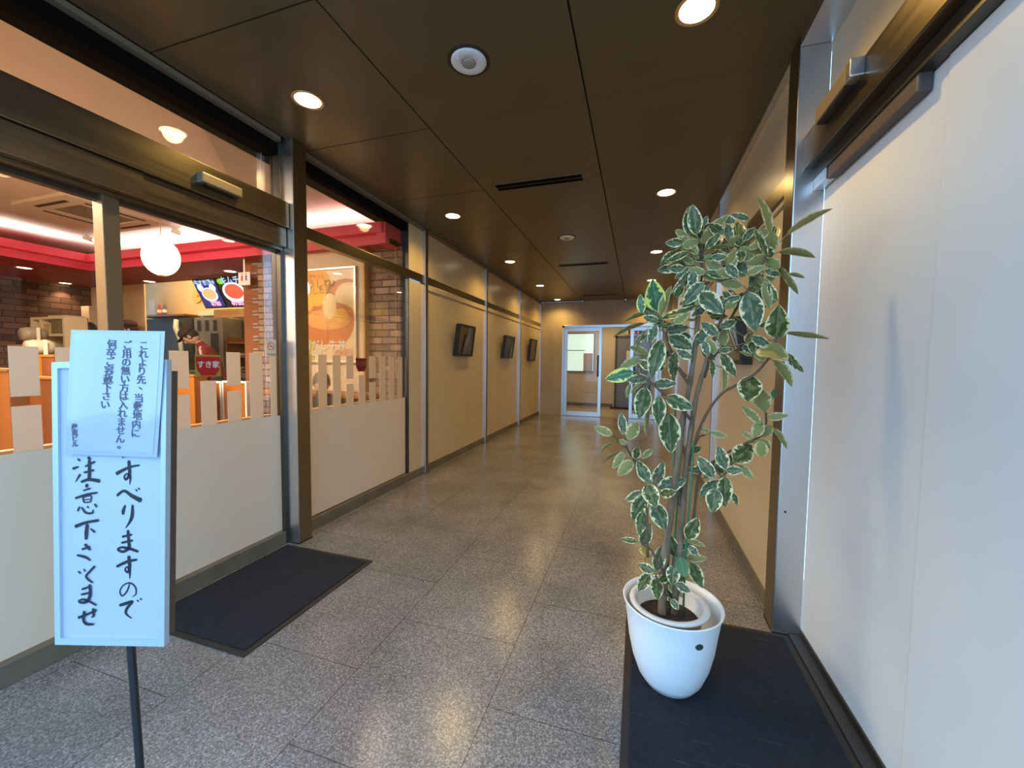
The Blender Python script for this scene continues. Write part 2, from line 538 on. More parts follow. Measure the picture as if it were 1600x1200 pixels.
# shop window (bay behind the first pillar)
mb = MB(); mb.box(GX - .004, GX + .004, 2.165, 3.545, .085, 2.56)
struct('window_1', mb, GLASS)
mb = MB(); mb.box(GX - .05, -2.225, 3.534, 3.546, .085, 2.62); mb.box(GX - .06, -2.24, 2.13, 3.55, .03, .086)
struct('trim_5', mb, DARKST)


def film_prism(mb, y0, y1, z0, z1, notch=0):
    x = GX + .0045
    mb.box(x, x + .0025, y0, y1, z0, z1)


def yl(u, v=600):
    return at(u, v, 'x', GX).y


def zl(u, v):
    return at(u, v, 'x', GX).z


t = thing('window_film', 'beige film with stripe fringe on the lower half of the shop window', 'window film', (GX + .005, 2.85, .085))
mb = MB(); mb.box(GX + .0045, GX + .007, 2.168, 3.52, .088, .868); mb.build('solid_band', FILMB, t)
zt = 1.277
for u0, u1, cuts in ((472, 486.5, []), (496.7, 509.7, []), (519.2, 531.5, []), (540.2, 551.3, [(592, 600)]), (559.5, 570, ['top']), (576.5, 586.3, [(591, 597)]), (592.2, 601.5, []), (607, 615, []), (620.7, 627.5, []), (632.5, 637, [])):
    y0, y1 = yl(u0), yl(u1); mb = MB()
    z0 = .868
    if cuts == ['top']:
        film_prism(mb, y0, y1, z0, zl(565, 586))
    elif cuts:
        um = (u0 + u1) / 2
        film_prism(mb, y0, y1, z0, zl(um, cuts[0][1])); film_prism(mb, y0, y1, zl(um, cuts[0][0]), zt)
    else:
        film_prism(mb, y0, y1, z0, zt)
    mb.build('stripe', FILM, t)

# ---- shop automatic door (bay beside the sign)
DXF = -2.20
d = thing('automatic_door', 'glass automatic shop door in dark metal behind the standing sign, left of the pillar', 'door', (GX, 1.0, 0))
mb = MB(); mb.box(GX - .004, GX + .004, 1.20, 2.035, .09, 1.965); mb.build('fixed_pane', GLASS, d)
mb = MB(); mb.box(GX - .034, GX - .026, Y0, 1.15, .09, 1.95); mb.build('sliding_pane', GLASS, d)
mb = MB(); mb.box(GX - .05, GX + .02, 1.145, 1.205, .088, 1.965); s = mb.build('door_stile', mat('bronze_stile', (.28, .22, .14), .35, .8), d, bevel=.003)
mb = MB(); mb.box(GX - .05, GX - .01, Y0, 1.145, 1.925, 1.965); mb.box(GX - .02, GX + .015, 1.205, 2.035, 1.93, 1.965); mb.build('top_rail', DARKST, d, bevel=.002)
mb = MB(); mb.box(GX - .0235, GX - .0155, Y0, 2.035, 2.24, 2.56); mb.build('transom_pane', GLASS, d)
hb = thing('door_header', 'long brushed metal header box above the shop door on the left', 'door header', (-2.2, .9, 1.96))
HBM = noisy(mat('bronze_header', rough=.26, metal=.95), (.26, .215, .15), (.31, .26, .18), 40, 2, (1, .03, 1), rough=(.2, .3))
mb = MB(); mb.box(-2.30, -2.165, Y0, 2.05, 2.085, 2.245); mb.build('upper_box', HBM, hb, bevel=.004)
mb = MB(); mb.box(-2.30, -2.19, 1.27, 2.05, 1.965, 2.083); mb.box(-2.30, -2.178, Y0, 1.27, 1.965, 2.083); mb.build('lower_cover', HBM, hb, bevel=.004)
mb = MB(); mb.box(-2.30, -2.222, Y0, 2.05, 1.945, 1.964); mb.build('door_track', STEELH, hb)
sn = thing('door_sensor', 'small slim door sensor on the header box above the shop door', 'sensor', (-2.155, 1.70, 2.13))
mb = MB()
c0, c1 = at(311, 285, 'x', -2.15), at(374, 300, 'x', -2.15)
mb.box(-2.168, -2.125, c0.y, c1.y, 2.135, 2.185); mb.build('sensor_body', mat('bronze_plastic', (.30, .24, .16), .4, .5), sn, bevel=.006)
mb = MB(); mb.box(-2.155, -2.128, c0.y + .02, c1.y - .01, 2.128, 2.136); mb.build('sensor_lens', BLACK, sn)
t = thing('window_film', 'beige film with a broad stripe fringe stuck on the glass shop door behind the sign', 'window film', (GX + .005, 1.0, .088))
mb = MB(); mb.box(GX + .0045, GX + .007, Y0, 2.034, .090, .868); mb.build('solid_band', FILMB, t)
for u0, u1, cuts in ((14, 61, [(619, 634)]), (87, 118, []), (160, 190, []), (215, 240, []), (264.5, 294.5, [(607, 617)]), (312, 336.5, ['top']), (353.8, 375, [(602, 611)]), (389.5, 409.5, []), (421.3, 431, [])):
    um = (u0 + u1) / 2
    y0, y1 = yl(u0), yl(u1); mb = MB(); z0 = .868
    if cuts == ['top']:
        film_prism(mb, y0, y1, z0, zl(um, 595))
    elif cuts:
        film_prism(mb, y0, y1, z0, zl(um, cuts[0][1])); film_prism(mb, y0, y1, zl(um, cuts[0][0]), zt)
    else:
        film_prism(mb, y0, y1, z0, zt)
    mb.build('stripe', FILM, t)

# ---- right side beyond the pillar
mb = MB()
rposts = [3.85, 5.65, 7.45]
for y0, y1 in ((2.19, 3.82), (3.88, 5.62), (5.68, 7.42), (7.48, 9.24)):
    mb.box(XR, XR + .05, y0, y1, .085, 2.045); mb.box(XR + .004, XR + .05, y0, y1, 2.14, H - .03)
struct('wall_right', mb, LAM)
mb = MB(); mb.box(XR - .006, XR + .06, 2.19, YB, 0, .085)
struct('baseboard_right', mb, BASEB, bevel=.003)
mb = MB()
for y0, y1 in ((2.19, 3.82), (3.88, 5.62), (5.68, 7.42), (7.48, 9.24)):
    mb.box(XR - .012, XR + .05, y0, y1, 2.05, 2.14, 0)
    mb.box(XR - .003, XR + .05, y0, y1, 2.0, 2.022, 1)
struct('trim_6', mb, [STEELH, BASEB], bevel=.003)
mb = MB(); mb.box(XR - .03, XR + .05, 2.18, YB, H - .034, H - .002); mb.box(XR - .03, .80, Y0, 2.06, H - .05, H - .002)
struct('trim_7', mb, STEEL)
for y, lb in zip(rposts, ['slim steel post on the right wall seen behind the plant stems', 'slim steel post on the right wall, the second beyond the plant', 'slim steel post on the right wall farthest from the camera']):
    t = thing('wall_post', lb, 'post', (XR, y, 0), 'slim steel posts of the right wall')
    mb = MB(); mb.box(XR - .028, XR + .04, y - .03, y + .03, 0, H - .002); mb.build('post_shaft', STEEL, t, bevel=.003)
    mb = MB(); mb.box(XR - .031, XR + .03, y - .033, y + .033, 0, .007); mb.build('foot_plate', DARKST, t)
p2 = thing('steel_pillar', 'broad brushed steel pillar at the right, behind the potted plant, with a small dark screw hole', 'pillar', (.685, 2.12, 0))
mb = MB(); mb.box(.628, .742, 2.062, 2.185, 0, H - .002); mb.build('post_shaft', STEEL, p2, bevel=.004)
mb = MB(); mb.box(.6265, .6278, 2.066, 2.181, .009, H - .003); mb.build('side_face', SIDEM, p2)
q = at(1227, 800, 'y', 2.06)
mb = MB(); mb.lathe([(.0, -.001), (.005, -.001), (.005, .002), (.0, .002)], (q.x, 2.0625, q.z), 12, mat=Matrix.Rotation(R(90), 3, 'X')); mb.build('screw_hole', BLACK, p2)
mb = MB(); mb.box(.625, .745, 2.058, 2.188, 0, .008); mb.build('foot_plate', DARKST, p2)

# near right door: cream leaf panels, header box, sensor
dr = thing('sliding_door', 'wide cream sliding door panel filling the right edge of the photo', 'door', (.76, .9, 0))
mb = MB(); mb.box(.742, .79, 1.345, 2.062, .04, 2.035); mb.build('fixed_panel', LAMR, dr)
mb = MB(); mb.box(.738, .79, Y0, 1.343, .04, 2.035); mb.build('door_leaf', LAMR, dr, bevel=.002)
mb = MB(); mb.box(.735, .80, Y0, 2.062, 0.004, .04); mb.build('bottom_rail', DARKST, dr)
mb = MB(); mb.box(.692, .734, Y0, 2.058, 0.0005, .012); mb.build('floor_track', mat('dark_threshold', (.035, .032, .03), .5), dr)
mb = MB(); mb.box(.742, .80, Y0, 2.062, 2.225, H - .05); struct('wall_right', mb, LAM)
hb = thing('door_header', 'dark metal header box above the cream sliding door on the right', 'door header', (.70, .9, 1.99))
HBD = noisy(mat('dark_bronze_header', rough=.30, metal=.9), (.14, .105, .065), (.17, .13, .08), 40, 2, (1, .03, 1), rough=(.24, .34))
mb = MB(); mb.box(.662, .80, Y0, 2.066, 2.085, 2.228); mb.build('upper_box', HBD, hb, bevel=.005)
mb = MB(); mb.box(.70, .80, Y0, 2.062, 2.036, 2.084); mb.build('door_track', DARKST, hb)
mb = MB(); mb.box(.705, .738, 1.40, 1.94, 1.985, 2.04); mb.build('track_cover', mat('brown_plastic_cover', (.085, .062, .05), .5), hb, bevel=.006)
mb = MB(); mb.box(.70, .737, 1.945, 2.06, 1.99, 2.04); mb.build('end_bracket', STEEL, hb, bevel=.002)
sn = thing('door_sensor', 'small silver ended door sensor on the right header box over the cream door', 'sensor', (.65, 1.75, 2.15))
mb = MB(); mb.box(.625, .664, 1.62, 1.86, 2.165, 2.222); mb.build('sensor_body', mat('bronze_plastic_dark', (.26, .20, .13), .4, .5), sn, bevel=.006)
mb = MB(); mb.box(.622, .664, 1.585, 1.619, 2.165, 2.222); mb.build('end_cap', STEEL, sn, bevel=.004)
mb = MB(); mb.box(.628, .662, 1.635, 1.85, 2.158, 2.166); mb.build('sensor_lens', BLACK, sn)

# ---- end wall with glass doors, lobby beyond
mb = MB()
DX0, DX1, DZ = -1.70, .50, 2.10
mb.box(XL, DX0, YB, YB + .12, 0, H); mb.box(DX0, DX1, YB, YB + .12, DZ, H); mb.box(DX1, XR + .05, YB, YB + .12, 0, H)
struct('wall_back', mb, STONE)
mb = MB(); mb.box(DX0, DX0 + .055, YB - .02, YB + .13, 0, DZ); mb.box(DX1 - .055, DX1, YB - .02, YB + .13, 0, DZ); mb.box(DX0, DX1, YB - .02, YB + .13, DZ - .05, DZ + .01)
struct('trim_8', mb, STEEL, bevel=.004)


def glass_leaf(x0, x1, y, label, handle_x):
    t = thing('glass_door', label, 'door', ((x0 + x1) / 2, y, 0), 'glass doors at the corridor end')
    mb = MB(); s = .07
    mb.box(x0, x0 + s, y - .02, y + .02, .005, DZ - .05); mb.box(x1 - s, x1, y - .02, y + .02, .005, DZ - .05)
    mb.box(x0 + s, x1 - s, y - .02, y + .02, .005, .11); mb.box(x0 + s, x1 - s, y - .02, y + .02, DZ - .13, DZ - .05)
    mb.build('frame', STEEL, t, bevel=.003)
    mb = MB(); mb.box(x0 + s, x1 - s, y - .004, y + .004, .11, DZ - .13); mb.build('pane', GLASS, t)
    mb = MB(); mb.box(handle_x - .018, handle_x + .018, y - .055, y - .021, .93, 1.42); mb.build('handle', BLACK, t, bevel=.004)


glass_leaf(-1.645, -.79, YB + .02, 'steel framed glass door leaf at the end of the corridor, nearer the left wall', -.865)
glass_leaf(-.17, .44, YB + .08, 'steel framed glass door leaf at the end of the corridor behind the plant leaves', -.07)
LW = noisy(mat('lobby_wall', rough=.5), (.56, .44, .28), (.60, .48, .31), 2)
YL = 11.55
mb = MB()
mb.box(-2.36, .9, YL, YL + .1, 0, 2.45)
struct('wall_lobby_back', mb, LW)
mb = MB(); mb.box(-2.42, -2.32, YB + .12, YL, 0, 2.45); struct('wall_lobby_left', mb, LW)
mb = MB(); mb.box(.9, 1.0, YB + .12, YL, 0, 2.45); struct('wall_lobby_right', mb, LW)
mb = MB(); mb.box(-2.4, 1.0, YB + .12, YL + .1, 2.45, 2.5); struct('ceiling_lobby', mb, mat('lobby_ceiling', (.5, .42, .3), .7))
mb = MB(); mb.box(-2.3, .9, YB + .125, YL, .001, .004); struct('floor_lobby', mb, noisy(mat('beige_tile', rough=.15), (.42, .33, .2), (.47, .37, .23), 2))
mb = MB(); mb.box(-2.3, -.66, YL - .012, YL, .004, .09); struct('baseboard_lobby', mb, BASEB)
a, b = at(885, 522, 'y', YL), at(927, 580, 'y', YL)
t = thing('reception_window', 'pale green lit reception window in the lobby seen through the left glass door leaf', 'window', ((a.x + b.x) / 2, YL - .01, b.z))
mb = MB(); mb.box(a.x, b.x, YL - .02, YL - .012, b.z, a.z); mb.build('pane', mat('lit_frosted_glass', (.5, .6, .55), .3, emit=(.62, .82, .74), estr=.75), t)
mb = MB(); f = .02
zm = at(900, 548, 'y', YL).z
mb.box(a.x - f, b.x + f, YL - .03, YL - .005, a.z, a.z + f); mb.box(a.x - f, b.x + f, YL - .05, YL - .005, b.z - f, b.z)
mb.box(a.x - f, a.x, YL - .03, YL - .005, b.z, a.z); mb.box(b.x, b.x + f, YL - .03, YL - .005, b.z, a.z)
mb.box(a.x, b.x - .25, YL - .03, YL - .005, zm, zm + .018)
mb.build('frame', DARKST, t)
mb = MB(); q0, q1 = at(912, 552, 'y', YL), at(926, 580, 'y', YL)
mb.box(q0.x, q1.x, YL - .026, YL - .021, q1.z, q0.z); mb.build('curtain', mat('pinkish_curtain', (.45, .33, .28), .8), t)
a, b = at(965, 525, 'y', YL), at(1012, 634, 'y', YL)
t = thing('elevator_door', 'grey brown elevator door in the lobby partly covered by plant leaves', 'elevator', ((a.x + b.x) / 2, YL - .02, 0))
GB = mat('taupe_metal', (.20, .165, .135), .4, .3)
mb = MB(); mb.box(a.x, a.x + .44, YL - .03, YL - .008, .005, a.z - .06); mb.box(a.x + .444, b.x, YL - .03, YL - .008, .005, a.z - .06); mb.build('door_panel', GB, t)
mb = MB(); mb.box(a.x - .05, a.x, YL - .05, YL, .005, a.z); mb.box(a.x - .05, b.x + .05, YL - .05, YL, a.z - .06, a.z); mb.box(b.x, b.x + .05, YL - .05, YL, .005, a.z); mb.build('door_frame', mat('dark_taupe', (.08, .06, .05), .4, .4), t)
n0, n1 = at(979, 548, 'y', YL), at(987, 563, 'y', YL)
mb = MB(); mb.box(n0.x, n1.x, YL - .034, YL - .031, n1.z, n0.z)
tag(mb.build('notice', mat('pinkish_paper', (.75, .6, .45), .7)), 'small pinkish paper notice on the elevator door', 'notice')
i0, i1 = at(978, 515, 'y', YL), at(1004, 523, 'y', YL)
t = thing('floor_indicator', 'small black floor display above the elevator door', 'display', ((i0.x + i1.x) / 2, YL - .02, i1.z))
mb = MB(); mb.box(i0.x, i1.x, YL - .03, YL - .003, i1.z, i0.z); mb.build('housing', mat('brass_plate', (.5, .38, .18), .35, .7), t)
mb = MB(); mb.box(i0.x + .07, i1.x - .02, YL - .033, YL - .029, i1.z + .012, i0.z - .012); mb.build('display', BLACK, t)
LED = mat('red_led', (.6, .02, .02), .5, emit=(1, .05, .03), estr=1.5)
for k in range(3):
    xx = i0.x + .12 + k * .10
    mb = MB(); mb.box(xx, xx + .018, YL - .035, YL - .032, i1.z + .03, i0.z - .035); mb.build('digit', LED, t)
mb = MB(); mb.box(a.x - .14, b.x, YL - .52, YL - .06, .0045, .012)
tag(mb.build('floor_mat', mat('black_lobby_mat', (.012, .011, .01), .9)), 'thin black mat on the lobby floor in front of the elevator', 'mat')

# ------------------------------------------------------------------ lamps and fittings of the corridor ceiling
def make_downlight(loc):
    t = thing('ceiling_downlight', '', 'downlight', loc, 'downlights of the brown ceiling')
    z = H
    mb = MB(); mb.lathe([(.066, z - .0005), (.073, z - .004), (.082, z - .003), (.083, z + .0005)], (loc[0], loc[1], 0), 32)
    mb.build('trim_ring', mat('gold_ring', (.75, .55, .25), .25, .8), t, smooth=True)
    mb = MB(); mb.lathe([(.0001, z - .003), (.060, z - .002), (.066, z - .0005)], (loc[0], loc[1], 0), 32)
    mb.build('lens', LAMPM, t, smooth=True)
    l = bpy.data.lights.new('bulb', 'SPOT'); l.energy = SPOT_W; l.color = WARM; l.spot_size = R(150); l.spot_blend = .8; l.shadow_soft_size = .05
    o = bpy.data.objects.new('bulb', l); col.objects.link(o); o.parent = t; o.location = (0, 0, -.012)
    return t


dl_labels = {
    (0, 0): 'large bright ceiling downlight at the top of the photo, nearest on the right row',
    (0, 1): 'ceiling downlight just above the tip of the plant, second of the right row',
    (0, 2): 'ceiling downlight left of the plant crown, third of the right row',
    (0, 3): 'ceiling downlight peeping over a pale leaf at the left of the plant',
    (0, 4): 'ceiling downlight of the right row hidden by the leaves, nearest the end wall',
    (1, 0): 'ceiling downlight above the steel pillar, nearest of the left row',
    (1, 1): 'ceiling downlight near the slim post after the shop window, second of the left row',
    (1, 2): 'ceiling downlight above the first framed picture, third of the left row',
    (1, 3): 'ceiling downlight above the second picture, fourth of the left row',
    (1, 4): 'ceiling downlight closest to the end wall, in the left corner, washing it with light'}
d0 = None
for row, x in ((0, .185), (1, -1.755)):
    for k, y in enumerate((1.80, 3.58, 5.40, 7.20, 8.86)):
        if d0 is None:
            d0 = make_downlight((x, y, H)); d0['label'] = dl_labels[(row, k)]
        else:
            dd = dup(d0, (x, y, H), dl_labels[(row, k)])


def ceiling_disc(x, y, label, cord):
    t = thing('emergency_light', label, 'emergency light', (x, y, H), 'round white emergency lights on the ceiling')
    mb = MB(); mb.lathe([(.10, H), (.10, H - .002), (.085, H - .002)], (x, y, 0), 32); mb.build('backing_ring', mat('dark_ring', (.03, .02, .015), .6), t)
    mb = MB(); mb.lathe([(.083, H - .001), (.083, H - .006), (.076, H - .011), (.036, H - .013), (.034, H - .010)], (x, y, 0), 36); mb.build('cover', WHITE, t, smooth=True)
    mb = MB(); mb.lathe([(.034, H - .009), (.030, H - .016), (.018, H - .021), (.0001, H - .023)], (x, y, 0), 24); mb.build('lens', mat('grey_lens', (.35, .34, .32), .2, .3), t, smooth=True)
    if cord:
        mb = MB(); mb.tube([(x - .02, y - .075, H - .009), (x - .021, y - .077, H - .03), (x - .018, y - .078, H - .045)], .0018, 6); mb.build('pull_string', WHITE, t)


ceiling_disc(-.797, 1.79, 'round white emergency light in the ceiling near the top centre of the photo', True)
ceiling_disc(-.80, 4.53, 'round white emergency light further down the ceiling, beyond the near vent slot', False)
for y, lb in ((3.11, 'long black air vent slot in the ceiling, the one nearest the camera'), (5.80, 'black air vent slot in the middle of the corridor ceiling'), (8.45, 'faint air vent slot in the ceiling just before the end wall')):
    t = thing('air_vent', lb, 'air vent', (-.78, y, H), 'slot vents of the ceiling')
    mb = MB(); x0, x1 = -1.13, -.44
    mb.box(x0 - .012, x1 + .012, y - .068, y - .056, H - .004, H + .001); mb.box(x0 - .012, x1 + .012, y + .056, y + .068, H - .004, H + .001)
    mb.box(x0 - .012, x0, y - .056, y + .056, H - .004, H + .001); mb.box(x1, x1 + .012, y - .056, y + .056, H - .004, H + .001); mb.build('frame', mat('vent_frame', (.16, .12, .09), .4, .4), t)
    mb = MB(); mb.box(x0, x1, y - .056, y + .056, H - .002, H + .001); mb.build('opening', BLACKM, t)  # flat black slab painted as the shade inside the slot, no real recess
    mb = MB(); mb.box(x0, x1, y - .004, y + .004, H - .0035, H - .001); mb.build('louvre', BLACK, t)

# ------------------------------------------------------------------ framed pictures
def picture(y0, y1, z0, z1, label, kind, side=-1):
    xw = XL if side < 0 else XR
    sg = 1 if side < 0 else -1
    yc = (y0 + y1) / 2
    t = thing('framed_picture', label, 'picture', (xw, yc, z0), 'dark framed pictures on the corridor walls')
    tilt = .05
    def P(o, y, z):
        return (xw + sg * (o + .004 + tilt * (z - z0) / (z1 - z0)), y, z)
    def slab(ya, yb, za, zb, o0, o1):
        m = MB()
        a = [P(o0, ya, za), P(o0, yb, za), P(o0, yb, zb), P(o0, ya, zb)]
        off = Vector((sg * (o1 - o0), 0, 0))
        return m.prism(a, off)
    dk = mat('black_wood_frame', (.010, .008, .007), .35)
    f = .028
    m = slab(y0, y0 + f, z0, z1, 0, .055)
    for q in (slab(y1 - f, y1, z0, z1, 0, .055), slab(y0 + f, y1 - f, z0, z0 + f, 0, .055), slab(y0 + f, y1 - f, z1 - f, z1, 0, .055)):
        k = len(m.v); m.v += q.v; m.f += [tuple(i + k for i in ff) for ff in q.f]; m.m += q.m
    m.build('frame', dk, t)
    pm = mat('dark_print', (.05, .035, .022), .2)
    if kind == 0:
        noisy(pm, (.010, .007, .005), (.07, .032, .010), 7)
    elif kind == 1:
        noisy(pm, (.10, .095, .075), (.17, .16, .125), 6)
    else:
        noisy(pm, (.05, .035, .02), (.14, .09, .04), 7)
    slab(y0 + f, y1 - f, z0 + f, z1 - f, .002, .044).build('print', pm, t)
    if kind == 0:
        pts = [(.42, .25), (.55, .34), (.66, .50), (.70, .66), (.60, .60), (.50, .45)]
        pg = [P(.0445, y0 + (y1 - y0) * a_, z0 + (z1 - z0) * b_) for a_, b_ in pts]
        MB().prism(pg, (sg * .001, 0, 0)).build('pale_shape', mat('ochre_paint', (.30, .20, .08), .5), t)
        slab(y1 - .12, y1 - .11, z0 + .09, z1 - .13, .0445, .0455).build('pale_line', mat('grey_paint', (.3, .28, .24), .5), t)
    slab(y0 + f * .9, y1 - f * .9, z0 + f * .9, z1 - f * .9, .046, .048).build('glass', GLASS, t)


picture(4.53, 5.03, 1.31, 1.71, 'black framed dark picture with an ochre streak, nearest on the left wall', 0)
picture(6.36, 6.86, 1.305, 1.69, 'black framed greyish picture on the left wall, middle of the three', 1)
picture(8.03, 8.51, 1.27, 1.73, 'black framed brown picture on the left wall, closest to the end doors', 2)
picture(2.70, 3.18, 1.24, 1.53, 'black framed picture on the right wall seen between the plant leaves', 1, 1)

# ------------------------------------------------------------------ floor mats
MATC = mat('black_carpet', rough=.95)
noisy(MATC, (.006, .006, .009), (.016, .016, .024), 60, 5, (1, 1, 1), bump=.8, bscale=220)
MATC2 = mat('navy_carpet', rough=.95)
noisy(MATC2, (.0025, .0045, .010), (.008, .012, .023), 40, 5, (1, 1, 1), bump=.8, bscale=220)
N_, L_, b_ = nt(MATC2)      # worn pale dashes running across the pile
g_ = N_.new('ShaderNodeNewGeometry'); mp_ = N_.new('ShaderNodeMapping'); mp_.inputs['Rotation'].default_value = (0, 0, R(-38)); mp_.inputs['Scale'].default_value = (5, 70, 1)
L_.new(g_.outputs['Position'], mp_.inputs['Vector'])
n_ = N_.new('ShaderNodeTexNoise'); n_.inputs['Scale'].default_value = 1.0; n_.inputs['Detail'].default_value = 2; L_.new(mp_.outputs[0], n_.inputs['Vector'])
r_ = N_.new('ShaderNodeMapRange'); r_.inputs['From Min'].default_value = .66; r_.inputs['From Max'].default_value = .74; r_.inputs['To Max'].default_value = .35
L_.new(n_.outputs['Fac'], r_.inputs['Value'])
src = b_.inputs['Base Color'].links[0].from_socket
mx_ = N_.new('ShaderNodeMix'); mx_.data_type = 'RGBA'; mx_.inputs[7].default_value = (.09, .10, .12, 1)
L_.new(r_.outputs[0], mx_.inputs[0]); L_.new(src, mx_.inputs[6]); L_.new(mx_.outputs[2], b_.inputs['Base Color'])
RUB = mat('black_rubber', (.018, .016, .015), .6)


def entrance_mat(x0, x1, y0, y1, pile, label):
    t = thing('entrance_mat', label, 'mat', ((x0 + x1) / 2, (y0 + y1) / 2, 0))
    e = .028
    mb = MB(); mb.box(x0, x1, y0, y1, .0005, .005); mb.build('rubber_border', RUB, t, bevel=.002)
    mb = MB(); mb.box(x0 + e, x1 - e, y0 + e, y1 - e, .005, .010); mb.build('carpet_pile', pile, t, bevel=.003)


entrance_mat(-2.20, -1.525, 1.175, 2.02, MATC, 'black entrance mat on the floor in front of the shop door, behind the sign')
entrance_mat(-.02, .69, .55, 2.052, MATC2, 'worn navy black mat under the white plant pot at the right')

# ------------------------------------------------------------------ standing sign
SC = Vector((-1.19, .60, .89))
SR = Vector((RT.x, RT.y, 0)).normalized()
SU = Vector((-.012, .004, 1)).normalized()
SN = SR.cross(SU).normalized()       # points away from camera side? fixed below
if SN.dot(CAM - SC) < 0:
    SN = -SN
D0 = .95


def sp(u, v, off=0.0):
    """point on the sign's own plane seen at a photo pixel, lifted off the plane along its normal"""
    d = (u - 800) / F * RT - (v - 600) / F * UP + FW
    t = (SC - CAM).dot(SN) / d.dot(SN)
    return CAM + d * t + SN * off


sg = thing('standing_sign', 'tall white handwritten warning sign on a black pole at the left', 'sign', (sp(205, 1100).x, sp(205, 1100).y, 0))
TL, TR_, BL, BR = (88, 566), (266, 562), (93, 1003), (262, 1006)


def lerp(a, b, t):
    return a + (b - a) * t


def spq(s, t, off):
    """s across 0..1, t down 0..1 on the sign panel"""
    u = lerp(lerp(TL[0], TR_[0], s), lerp(BL[0], BR[0], s), t); v = lerp(lerp(TL[1], TR_[1], s), lerp(BL[1], BR[1], s), t)
    return sp(u, v, off)


def squad(s0, s1, t0, t1, o0, o1):
    p = [spq(s0, t1, o0), spq(s1, t1, o0), spq(s1, t0, o0), spq(s0, t0, o0)]
    return MB().prism(p, SN * (o1 - o0))


squad(.04, .97, .01, .985, -.001, .004).build('panel', mat('sign_paper', (.42, .45, .53), .45), sg)
m = MB()
for a in ((0, .05, 0, 1), (.955, 1, 0, 1), (.05, .955, 0, .022), (.05, .955, .978, 1)):
    q = squad(*a, -.004, .010); k = len(m.v); m.v += q.v; m.f += [tuple(i + k for i in ff) for ff in q.f]; m.m += q.m
m.build('frame', mat('pale_blue_aluminium', (.50, .57, .64), .35, .3), sg)
squad(.02, 1.004, .04, .975, -.020, -.005).build('back_board', mat('brown_board', (.09, .05, .03), .7), sg)
pt, pb = sp(196, 1003, -.012), sp(211, 1199, -.012)
dirp = (pb - pt); foot = pt + dirp * (pt.z / -dirp.z)
MB().tube([pt + Vector((0, 0, .3)) - dirp.normalized() * 0, pt, lerp(pt, foot, .5), foot], .0085, 12).build('pole', BLACK, sg)
mb = MB(); mb.lathe([(.15, .001), (.15, .010), (.14, .018), (.02, .028), (.012, .05), (.012, .06)], (foot.x, foot.y, 0), 36); mb.build('base', BLACK, sg, smooth=True)

BR_STROKES = [
 # right column: su be ri ma su no de
 [(465,150,15),(500,130,13),(550,108,10),(605,98,7)], [(540,70,13),(545,130,14),(541,160,13),(522,182,9),(514,162,7),(532,148,7),(549,165,10),(545,212,3)],
 [(470,277,11),(512,248,11),(560,278,15),(615,306,20)], [(580,238,6),(589,250,6)], [(595,230,6),(604,241,6)],
 [(520,330,7),(508,365,13),(507,387,9)], [(562,328,9),(560,390,14),(545,430,10),(520,466,3)],
 [(500,516,10),(560,502,9)], [(495,551,9),(565,536,9)], [(535,475,11),(540,540,12),(541,578,14),(508,602,11),(478,590,10),(500,577,9),(550,586,12),(597,603,9)],
 [(468,690,11),(530,661,12),(590,648,9)], [(540,625,13),(545,690,13),(535,722,9),(519,708,7),(530,692,7),(546,706,10),(545,762,3)],
 [(545,790,5),(530,832,6),(502,860,6),(489,832,5),(510,797,5),(548,785,6),(578,808,6),(582,848,5),(560,866,3)],
 [(485,916,11),(530,902,13),(562,893,9),(532,930,11),(524,962,9),(557,991,4)], [(589,884,6),(598,893,6)], [(607,874,6),(616,883,6)],
 # left column: chuu i shita sa i ma se
 [(242,60,7),(258,72,8)], [(213,119,11),(248,106,7)], [(230,196,3),(246,170,7),(258,150,9)], [(303,48,9),(316,66,12)], [(285,106,7),(345,76,9)], [(278,141,8),(340,126,9)], [(311,66,12),(312,130,13),(310,185,13)], [(262,196,9),(310,181,12),(375,191,15)],
 [(298,206,11),(294,228,10)], [(275,246,6),(305,236,7),(320,232,6)], [(228,291,9),(300,268,10),(360,257,7)], [(274,283,6),(279,314,6)], [(276,283,5),(322,277,5),(318,312,6)], [(280,299,4),(318,295,4)], [(280,315,5),(318,312,5)],
 [(256,338,7),(244,366,7)], [(268,342,7),(290,373,8),(328,376,8),(334,355,4)], [(299,336,6),(308,347,6)], [(343,322,7),(356,342,8)],
 [(228,456,14),(290,432,11),(368,418,11)], [(300,440,11),(295,490,14),(293,532,9)], [(318,465,5),(345,489,9)],
 [(268,588,8),(318,572,9)], [(286,556,11),(318,592,9)], [(240,621,8),(290,633,10),(320,654,5)],
 [(249,714,8),(263,730,5)], [(279,700,4),(290,717,6)], [(346,684,9),(312,720,8),(294,744,8),(310,766,8),(335,782,5)],
 [(268,821,8),(325,801,8)], [(263,851,8),(325,838,8)], [(315,790,10),(318,850,12),(300,890,12),(264,897,9),(254,886,7),(290,880,8),(356,914,7)],
 [(247,986,12),(300,966,9),(356,940,9)], [(336,930,11),(338,974,8),(324,982,4)], [(285,945,11),(280,1000,10),(300,1022,11),(341,1023,7)],
 [(455 + 50, 50, 5), (515, 53, 5)],
]


def smooth_stroke(pts, n=7):
    out = []
    P = [pts[0]] + list(pts) + [pts[-1]]
    for i in range(1, len(P) - 2):
        p0, p1, p2, p3 = P[i - 1], P[i], P[i + 1], P[i + 2]
        for k in range(n):
            t = k / n
            out.append(tuple(.5 * (2 * p1[j] + (p2[j] - p0[j]) * t + (2 * p0[j] - 5 * p1[j] + 4 * p2[j] - p3[j]) * t * t + (3 * p1[j] - p0[j] - 3 * p2[j] + p3[j]) * t ** 3) for j in range(3)))
    out.append(pts[-1])
    return out


